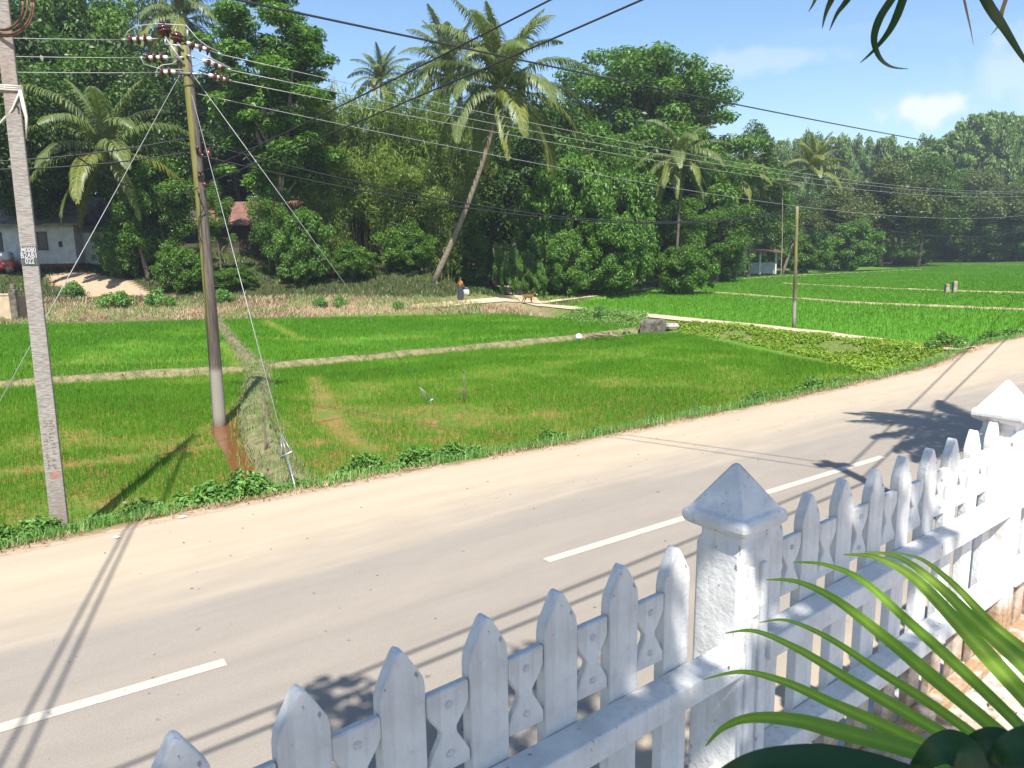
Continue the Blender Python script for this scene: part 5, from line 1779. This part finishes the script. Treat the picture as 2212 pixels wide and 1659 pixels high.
# garden tree and palm that shade fence and road; two trees are added skylight blockers
reg('garden', make_tree(20, 7.7, 2.1, 5.0, 46, 8500, .20, rc=.27, trunk_r=.13, lean=(-1.5, 3.2), limbs=16, hollow=.1), 'mid', name='garden_tree')
plant('garden', (2.0, -4.15, TZ), label='garden tree that shades the near fence panel', rot=0.0)
plant('garden', (-.3, -7.4, TZ), label='unseen tree added at the back left of the terrace to dim the fence', rot=0.0)  # added out of view: its crown keeps skylight off the fence
plant('garden', (3.8, -8.2, TZ), label='unseen tree added at the back right of the terrace to dim the fence', rot=0.0)  # second unseen crown added behind the camera to darken the fence
palm('garden palm by the roadside right of the picture', (10.9, 7.4, TZ), (10.35, 8.7, 7.6), (.2, 0, 0), .64, 77, r=.13, nuts=0, rings=(('upc', 5), ('mid', 8), ('out', 11), ('low', 7)))

# ------------------------------------------------------------------ houses
def house(name, label, corner, rotz, Lx, Ly, Hw, pitch, over, roofmat, wallmat, wins=(), plinth=True, hip=False, back=0):
    """corner is the near right corner; local -x runs along the front"""
    t_ = thing(name, label, 'house', tuple(corner), rotz)
    mb = MB(); mb.box(-Lx, 0, 0, Ly, -.6, Hw); mb.obj('wall', wallmat, t_)
    if plinth:
        mb = MB(); mb.box(-Lx - .03, .03, -.03, Ly + .03, -.6, .42); mb.obj('plinth', M['plinth'], t_)
    rise = (Ly / 2 + over) * math.tan(pitch)
    mb = MB(); x0, x1 = -Lx - over, over; y0, y1 = -over, Ly + over; zb_ = Hw - .12; ym = Ly / 2
    for dz in (0,):
        hx = (Ly / 2) if hip else 0
        A = [(x0, y0, zb_), (x1, y0, zb_), (x1 - hx, ym, zb_ + rise), (x0 + hx, ym, zb_ + rise), (x0, y1, zb_), (x1, y1, zb_)]
        B = [(x, y, z - .14) for x, y, z in A]
        mb.add(A + B, [(0, 1, 2, 3), (3, 2, 5, 4), (0, 3, 4), (1, 5, 2), (6, 9, 8, 7), (9, 10, 11, 8), (6, 10, 9), (7, 8, 11), (0, 6, 7, 1), (4, 5, 11, 10), (1, 7, 11, 5), (0, 4, 10, 6)])
    mb.obj('roof', roofmat, t_)
    for x, z, w, h in wins:
        mb = MB(); mb.box(x, x + w, -.02, .05, z, z + h); f_ = mb.obj('window', M['woodframe'], t_)
        mb = MB(); mb.box(x + .07, x + w - .07, -.028, -.015, z + .07, z + h - .07); mb.obj('pane', M['dark_glass'], f_)
        mb = MB(); mb.box(x + w / 2 - .03, x + w / 2 + .03, -.045, -.03, z, z + h); mb.obj('mullion', M['woodframe'], f_)
    return t_


hc = T(168, 580)
H1 = house('white_house', 'white house with a red plinth and grey tiled roof behind the concrete pole', hc, R(4), 11, 8, 3.7, R(26), .8, M['rooftile'], M['wall'], [(-3.6, 1.5, 1.5, 1.5), (-7.2, 1.3, 1.6, 1.7), (-10.4, 1.3, 1.6, 1.7)])
mb = MB(); mb.box(.0, 3.6, 1.5, 6, -.5, 2.9); mb.obj('wing', M['wall'], H1)
mb = MB(); mb.box(.9, 2.3, 1.46, 1.52, 1.1, 2.3); mb.obj('wing_window', M['dark_glass'], H1)
mb = MB(); mb.box(-1.25, -1.0, -.09, -.002, 1.75, 2.2); mb.obj('meter_box', M['woodframe'], H1)
mb = MB(); mb.box(-2.9, -2.1, -.03, -.002, 2.72, 2.82); mb.obj('vent', M['dark_glass'], H1)
c2 = onground(745, 560, 70)
house('tiled_house', 'dark house with a red clay tile roof hidden behind the trees', c2, R(-2), 13, 7, 2.6, R(28), .7, M['redtile'], M['woodframe'], plinth=False)
c3_ = onground(1884, 560, 150)
house('small_white_house', 'small white building glimpsed under the far trees', c3_, R(0), 4.5, 4, 2.6, R(20), .5, M['rooftile'], M['wall'], plinth=False)
pc = onground(1682, 560, 108); pc[2] = T(1650, 565)[2]
pv = thing('pavilion', 'open pavilion with a red roof and white pillars left of the slim pole', 'pavilion', tuple(pc))
for x in (-.4, -2.6, -4.6, -6.0):
    mb = MB(); mb.box(x - .13, x + .13, -.13, .13, -.5, 2.6); mb.obj('pillar', M['wall'], pv, bev=.02)
mb = MB(); mb.add([(-3.4, -1.2, 2.75), (.6, -1.2, 2.55), (.6, 3, 2.9), (-3.4, 3, 3.1), (-3.4, -1.2, 2.65), (.6, -1.2, 2.45), (.6, 3, 2.8), (-3.4, 3, 3.0)], [(0, 1, 2, 3), (4, 7, 6, 5), (0, 4, 5, 1), (1, 5, 6, 2), (2, 6, 7, 3), (3, 7, 4, 0)]); mb.obj('roof', M['redroof'], pv)
mb = MB(); mb.add([(-6.8, -.8, 2.95), (-3.45, -.8, 2.8), (-3.45, 3, 3.2), (-6.8, 3, 3.3), (-6.8, -.8, 2.85), (-3.45, -.8, 2.7), (-3.45, 3, 3.1), (-6.8, 3, 3.2)], [(0, 1, 2, 3), (4, 7, 6, 5), (0, 4, 5, 1), (1, 5, 6, 2), (2, 6, 7, 3), (3, 7, 4, 0)]); mb.obj('side_roof', M['rooftile'], pv)
mb = MB(); mb.box(-6.6, .4, 2.9, 3.1, -.5, 1.1); mb.obj('low_wall', M['wall'], pv)
pk = onground(1388, 560, 90)
mb = MB(); mb.box(-1.6, .2, 0, .2, -.6, 1.0); mb.box(-1.65, .25, -.04, .24, 1.0, 1.1)
o = mb.obj('garden_wall', solid('pink_wall', (.62, .30, .26), (.5, .26, .22), 3, .9)); o.location = tuple(pk + np.array([0, 0, .3])); tag(o, 'short pink wall seen through the dark gap under the trees', 'wall')
# boundary wall at the left edge
wq = T(36, 690)
bw = thing('boundary_wall', 'old low boundary wall with a mossy gate pillar at the left edge', 'wall', tuple(wq))
mb = MB(); mb.box(-4.6, -.22, -.08, .10, -.5, 1.55); mb.box(-4.6, -.22, -.12, .14, 1.55, 1.68); mb.obj('wall', M['pathsand'], bw, bev=.02)
mb = MB(); mb.box(-.22, .22, -.2, .2, -.5, 1.95); mb.box(-.13, .13, -.12, .12, 1.95, 2.3); mb.obj('pillar', M['oldconc'], bw, bev=.03)
mb = MB(); mb.box(.24, .75, 0, .06, -.2, 1.5); mb.obj('gate', M['woodframe'], bw)
# red vehicle in the yard, cut by the picture edge
vq = T(8, 590)
rv = thing('red_vehicle', 'small red vehicle parked beside the white house at the left edge', 'vehicle', tuple(vq), R(12))
mb = MB(); mb.loft([(.55, .28), (.68, .45), (.70, .85), (.62, 1.0)], 3, rc=.3); o = mb.obj('body', M['redbody'], rv, True); o.scale = (1.5, 1, 1)
mb = MB(); mb.loft([(.60, 1.0), (.55, 1.55), (.45, 1.66)], 3, rc=.3); o = mb.obj('cabin', M['wall'], rv, True); o.scale = (1.3, .95, 1)
for x, y in ((-.7, -.62), (.7, -.62), (-.7, .62), (.7, .62)):
    mb = MB(); mb.lathe([(.10, -.06), (.27, -.06), (.28, 0), (.27, .06), (.10, .06)], (x, y, .28), (0, 1, 0), 14); mb.obj('wheel', M['rubber'], rv, True)
mb = MB(); mb.lathe([(.10, 0), (.07, .04)], (.35, -.70, .75), (0, -1, 0), 10); mb.obj('headlight', M['paint_white'], rv, True)
# white cloth on a line
cq = D(597, 548, T(590, 585)[1] - .3)
V, F = [], []
for i in range(7):
    for j in range(4): V.append((-.45 + .15 * i, .05 * math.sin(i * 1.3), -.45 * j / 3))
for i in range(6):
    for j in range(3): F.append((i * 4 + j, i * 4 + 4 + j, i * 4 + 5 + j, i * 4 + 1 + j))
o = link('hanging_cloth', np_mesh('hanging_cloth', np.array(V), np.array(F)), None, M['cloth']); o.location = tuple(cq + np.array([0, 0, .25])); tag(o, 'white cloth hung out beside the banana plant', 'cloth')
sm = o.modifiers.new('thick', 'SOLIDIFY'); sm.thickness = .01

# ------------------------------------------------------------------ small things on the fields
cb = G(1415, 723, -.5)
mb = MB(); mb.loft([(.62, -.2), (.60, .1), (.61, .55), (.57, .68)], 3, rc=.08)
o = mb.obj('concrete_block', M['oldconc'], None, bev=.02); o.location = tuple(cb + np.array([0, .6, 0])); o.scale = (1.0, .8, 1); o.rotation_euler = (0, 0, R(-14)); tag(o, 'dark mossy concrete culvert block beside the footpath', 'concrete block')
mb = MB(); mb.loft([(.30, -.1), (.42, .12), (.34, .30)], 3, rc=.4)
o = mb.obj('rubble', M['rock'], None); o.location = tuple(G(1452, 708, -.3)); o.scale = (.8, .6, .7); tag(o, 'pale lump of rubble right of the concrete block', 'rubble')
rs = G(1250, 731, -.34)
mb = MB(); mb.loft([(.10, -.05), (.15, .06), (.12, .17), (.05, .22)], 3, rc=.45)
o = mb.obj('stone', M['litter'], None, True); o.location = tuple(rs); tag(o, 'white stone lying on the long bund', 'stone')
ht = thing('stick_heap', 'heap of pale and reddish sticks right of the white stone on the bund', 'sticks', tuple(rs + np.array([.9, 0, 0])))
for i in range(9):
    a_ = random.uniform(-.5, .5); x = random.uniform(-.6, .9); ln = random.uniform(.5, 1.0)
    mb = MB(); mb.tube([(x - ln / 2 * math.cos(a_), -ln / 2 * math.sin(a_) - .1 * i + .4, .02 + .025 * i), (x + ln / 2 * math.cos(a_), ln / 2 * math.sin(a_) - .1 * i + .4, .06 + .03 * (i % 4))], .022, 5)
    mb.obj('stick', M['redpaint'] if i % 2 else M['bark_pale'], ht, True)
for (x0, y0, x1, y1, r_, lab) in ((1001, 864, 1004, 800, .022, 'crooked stick standing in the middle of the near rice plot'), (571, 985, 570, 872, .026, 'brown stake standing on the near bund by the guy wire'), (580, 984, 583, 950, .02, 'short brown stake beside the taller stake on the near bund')):
    b_ = G(x0, y0, -.4); b_[2] = -.5; tp = D(x1, y1, b_[1])
    mb = MB(); A = Vector((0, 0, -.1)); B = V3(tp) - V3(b_)
    mb.tube([A, B * .35 + Vector((.03, 0, 0)), B * .7 - Vector((.02, 0, 0)), B], [r_ * 1.1, r_, r_ * .9, r_ * .6], 6)
    if x0 == 1001:
        mb.tube([B * .45, B * .3 + Vector((-.12, 0, 0)), Vector((-.13, 0, .0))], [r_, r_ * .8, r_ * .6], 5); mb.tube([B * .9, B * 1.02 + Vector((-.07, 0, .02))], [r_ * .6, r_ * .3], 5)
    o = mb.obj('stake', M['stick'], None, True); o.location = tuple(b_); tag(o, lab, 'stake')
tp0 = G(2057, 634, -.5)
for dx, hh, lab in ((-.22, .82, 'shorter left one of two pale posts standing in the far rice field'), (.16, 1.05, 'taller right one of two pale posts standing in the far rice field')):
    mb = MB(); mb.loft([(.17, -.2), (.16, hh - .1), (.13, hh)], 3, rc=.2)
    o = mb.obj('field_post', M['bark_pale'], None, bev=.01); o.location = tuple(tp0 + np.array([dx * 1.6, abs(dx), 0])); tag(o, lab, 'post', 'pair of posts in the far field')
# fence of rough stakes below the drooping palms
sf = thing('stick_fence', 'rough fence of upright sticks below the drooping palms', 'fence', tuple(T(1512, 610)))
ra = random.Random(8)
for i in range(26):
    px = 1476 + i * 2.9; py = 613 - i * .36
    b_ = T(px, py); h_ = ra.uniform(.9, 1.5)
    mb = MB(); b0 = V3(b_) - V3(sf.location); mb.tube([b0 - Vector((0, 0, .2)), b0 + Vector((ra.uniform(-.12, .12), 0, h_))], [.045, .03], 5)
    mb.obj('stake', M['bark_pale'] if i % 3 else M['stick'], sf, True)
for k in (.35, .8):
    a_, b_ = V3(T(1476, 613)) - V3(sf.location), V3(T(1550, 603.6)) - V3(sf.location)
    mb = MB(); mb.tube([a_ + Vector((0, 0, k)), b_ + Vector((0, 0, k))], .03, 5); mb.obj('rail', M['stick'], sf, True)
# litter on the shoulder
for (x, y), lab in (((252, 1163), 'scrap of white litter at the road edge right of the concrete pole'), ((395, 1118), 'scrap of pale litter at the road edge near the weeds')):
    q = G(x, y, 0)
    mb = MB(); mb.add([(-.05, -.02, .01), (.01, -.03, .01), (.06, .0, .02), (.02, .03, .01), (-.03, .025, .02), (0, 0, .03)], [(0, 1, 5), (1, 2, 5), (2, 3, 5), (3, 4, 5), (4, 0, 5)])
    o = mb.obj('litter', M['litter']); o.location = tuple(q + np.array([0, 0, .004])); tag(o, lab, 'litter', None, 'thing')
ps = RNG.uniform(0, 1, (190, 2)); V, F = [], []
for a_, b_ in ps:
    s_ = -6 + 26 * a_; n_ = 3.3 + 7.4 * b_; q = road_pt(s_, n_); r_ = random.uniform(.006, .015) * (1.7 if random.random() < .1 else 1)
    b = len(V); V += [(q[0] + r_ * 1.6, q[1], .006), (q[0], q[1] + r_, .006), (q[0] - r_ * 1.4, q[1], .006), (q[0], q[1] - r_, .006), (q[0], q[1], .008 + r_ * .8)]
    F += [(b, b + 1, b + 4), (b + 1, b + 2, b + 4), (b + 2, b + 3, b + 4), (b + 3, b, b + 4)]
tag(link('road_grit', np_mesh('road_grit', np.array(V), np.array(F)), None, solid('dark_grit', (.10, .08, .065), (.24, .19, .15), 50, .95)), 'grit and small stones scattered over the road and its sandy shoulder', 'grit', None, 'stuff')

# ------------------------------------------------------------------ person and dog
def skin(name, J, E, mat, parent=None, sub=2):
    me = bpy.data.meshes.new(name); me.from_pydata([j[:3] for j in J], E, [])
    o = link(name, me, parent, mat)
    md = o.modifiers.new('Skin', 'SKIN'); md.use_smooth_shade = True; md.branch_smoothing = .4
    if not me.skin_vertices:
        return o
    for i, j in enumerate(J):
        me.skin_vertices[0].data[i].radius = (j[3], j[4] if len(j) > 4 else j[3])
    me.skin_vertices[0].data[0].use_root = True
    s = o.modifiers.new('Sub', 'SUBSURF'); s.levels = s.render_levels = sub
    return o


pq = T(995, 650)
pe = thing('person', 'person in an orange blouse and long dark skirt walking on the footpath with a bag', 'person', tuple(pq), R(-55))
J = [(0, 0, .93, .13, .10), (0, .0, 1.08, .115, .09), (0, .01, 1.26, .14, .10), (0, .01, 1.40, .11, .08), (0, .0, 1.47, .05), (0, .015, 1.53, .065, .07), (0, .02, 1.62, .085, .095), (0, .02, 1.69, .06),
     (.09, .02, .88, .085), (.10, .10, .50, .06), (.10, .02, .10, .04), (.10, .13, .03, .035),
     (-.09, 0, .88, .085), (-.10, .0, .50, .06), (-.10, -.16, .12, .04), (-.10, -.05, .04, .035),
     (.17, .0, 1.38, .055), (.23, .04, 1.12, .040), (.24, .20, .97, .030), (.24, .25, .93, .028, .018),
     (-.17, .0, 1.38, .055), (-.22, -.04, 1.12, .040), (-.21, .05, .90, .030), (-.21, .08, .83, .028, .018), (0, .115, 1.60, .018)]
E_ = [(0, 1), (1, 2), (2, 3), (3, 4), (4, 5), (5, 6), (6, 7), (0, 8), (8, 9), (9, 10), (10, 11), (0, 12), (12, 13), (13, 14), (14, 15), (3, 16), (16, 17), (17, 18), (18, 19), (3, 20), (20, 21), (21, 22), (22, 23), (6, 24)]
for h_, sg in ((19, 1), (23, -1)):
    hx, hy, hzv = J[h_][:3]
    for k in range(5):
        a_ = len(J); dx = (-.022 + .013 * k)
        if k < 4: J += [(hx + dx, hy + .02, hzv - .045, .009), (hx + dx, hy + .005, hzv - .085 + .006 * abs(k - 1), .007)]
        else: J += [(hx + .03 * -sg, hy + .035, hzv - .02, .010), (hx + .02 * -sg, hy + .05, hzv - .055, .008)]
        E_ += [(h_, a_), (a_, a_ + 1)]
skin('body', J, E_, M['skin'], pe, 1)
mb = MB(); N = 16; secs = [(.145, .115, 1.05), (.17, .14, .95), (.19, .16, .75), (.21, .20, .45), (.24, .25, .16)]
for rx, ry, z in secs:
    for k in range(N):
        w = 2 * math.pi * k / N; f_ = 1 + .05 * math.sin(5 * w) * (1.05 - z)
        mb.V.append((rx * math.cos(w) * f_, ry * math.sin(w) * f_, z))
for i in range(4):
    for k in range(N): mb.F.append((i * N + k, i * N + (k + 1) % N, (i + 1) * N + (k + 1) % N, (i + 1) * N + k)); mb.MI.append(0)
mb.obj('skirt', M['darkblue'], pe, True)
Jb = [(0, .0, 1.04, .155, .125), (0, .01, 1.26, .160, .122), (0, .01, 1.39, .125, .095), (.175, 0, 1.385, .068), (.225, .035, 1.16, .055), (-.175, 0, 1.385, .068), (-.215, -.03, 1.16, .055)]
skin('blouse', Jb, [(0, 1), (1, 2), (2, 3), (3, 4), (2, 5), (5, 6)], M['orange'], pe, 2)
skin('hair', [(0, -.01, 1.70, .075), (0, -.045, 1.64, .095), (0, -.085, 1.54, .055), (0, -.10, 1.36, .035)], [(0, 1), (1, 2), (2, 3)], M['hair'], pe, 2)
bgq = V3(pq) + Matrix.Rotation(R(-55), 3, 'Z') @ Vector((.25, .34, .62))
mb = MB(); mb.loft([(.17, -.17), (.185, 0), (.165, .18)], 3, rc=.2)
bg_ = thing('bag', 'white printed carrier bag held by the person on the footpath', 'bag', tuple(bgq), R(20))
o = mb.obj('bag_body', M['bagcloth'], bg_, True); o.scale = (1.1, .45, 1)
mb = MB(); mb.tube([(-.09, 0, .17), (-.07, 0, .28), (0, 0, .33), (.07, 0, .28), (.09, 0, .17)], .012, 6); mb.obj('handle', M['bagcloth'], bg_, True)

dq = T(1141, 655)
dg = thing('dog', 'brown dog with a white muzzle standing on the footpath', 'dog', tuple(dq), R(-32))
sc_ = 1.15
J = [(-.05, 0, .46, .115, .12), (.16, 0, .47, .12, .14), (.30, 0, .50, .085, .10), (.42, 0, .58, .065), (.50, 0, .60, .075), (.60, 0, .565, .042), (.68, 0, .545, .030), (-.26, 0, .47, .095, .105), (-.36, 0, .50, .035), (-.48, 0, .60, .022), (-.55, 0, .70, .012),
     (.22, .085, .36, .055), (.20, .09, .20, .032), (.22, .09, .06, .026), (.26, .09, .02, .026), (.22, -.085, .36, .055), (.25, -.09, .20, .032), (.28, -.09, .06, .026), (.32, -.09, .02, .026),
     (-.28, .085, .36, .07), (-.22, .09, .25, .045), (-.33, .09, .15, .026), (-.31, .09, .04, .022), (-.27, .09, .02, .024), (-.28, -.085, .36, .07), (-.28, -.09, .25, .045), (-.38, -.09, .15, .026), (-.36, -.09, .04, .022), (-.32, -.09, .02, .024),
     (.47, .055, .67, .028), (.44, .075, .735, .010), (.47, -.055, .67, .028), (.44, -.075, .735, .010)]
E_ = [(0, 1), (1, 2), (2, 3), (3, 4), (4, 5), (5, 6), (0, 7), (7, 8), (8, 9), (9, 10), (1, 11), (11, 12), (12, 13), (13, 14), (1, 15), (15, 16), (16, 17), (17, 18), (7, 19), (19, 20), (20, 21), (21, 22), (22, 23), (7, 24), (24, 25), (25, 26), (26, 27), (27, 28), (4, 29), (29, 30), (4, 31), (31, 32)]
o = skin('body', J, E_, M['dogfur'], dg, 1); o.scale = (sc_,) * 3
o = skin('muzzle', [(.585, 0, .568, .047), (.64, 0, .55, .040), (.69, 0, .542, .033)], [(0, 1), (1, 2)], M['whitefur'], dg, 1); o.scale = (sc_,) * 3
o = skin('white_chest', [(.34, 0, .42, .07), (.36, 0, .50, .06)], [(0, 1)], M['whitefur'], dg, 1); o.scale = (sc_,) * 3

# ------------------------------------------------------------------ air
mt = bpy.data.materials.new('haze'); mt.use_nodes = True
n, l = mt.node_tree.nodes, mt.node_tree.links
n.clear()
vo = n.new('ShaderNodeVolumePrincipled'); mo = n.new('ShaderNodeOutputMaterial')
vo.inputs['Color'].default_value = (.80, .88, 1.0, 1); vo.inputs['Density'].default_value = HAZE; vo.inputs['Anisotropy'].default_value = .2
l.new(vo.outputs[0], mo.inputs['Volume'])
mb = MB(); zlo = float(ZZ.min()) - 1.5; zhi = 75.0
mb.box(-3300, 3300, -3300, 3300, zlo, zhi)
tag(mb.obj('haze', mt), kind='stuff')
cy.volume_bounces = 0
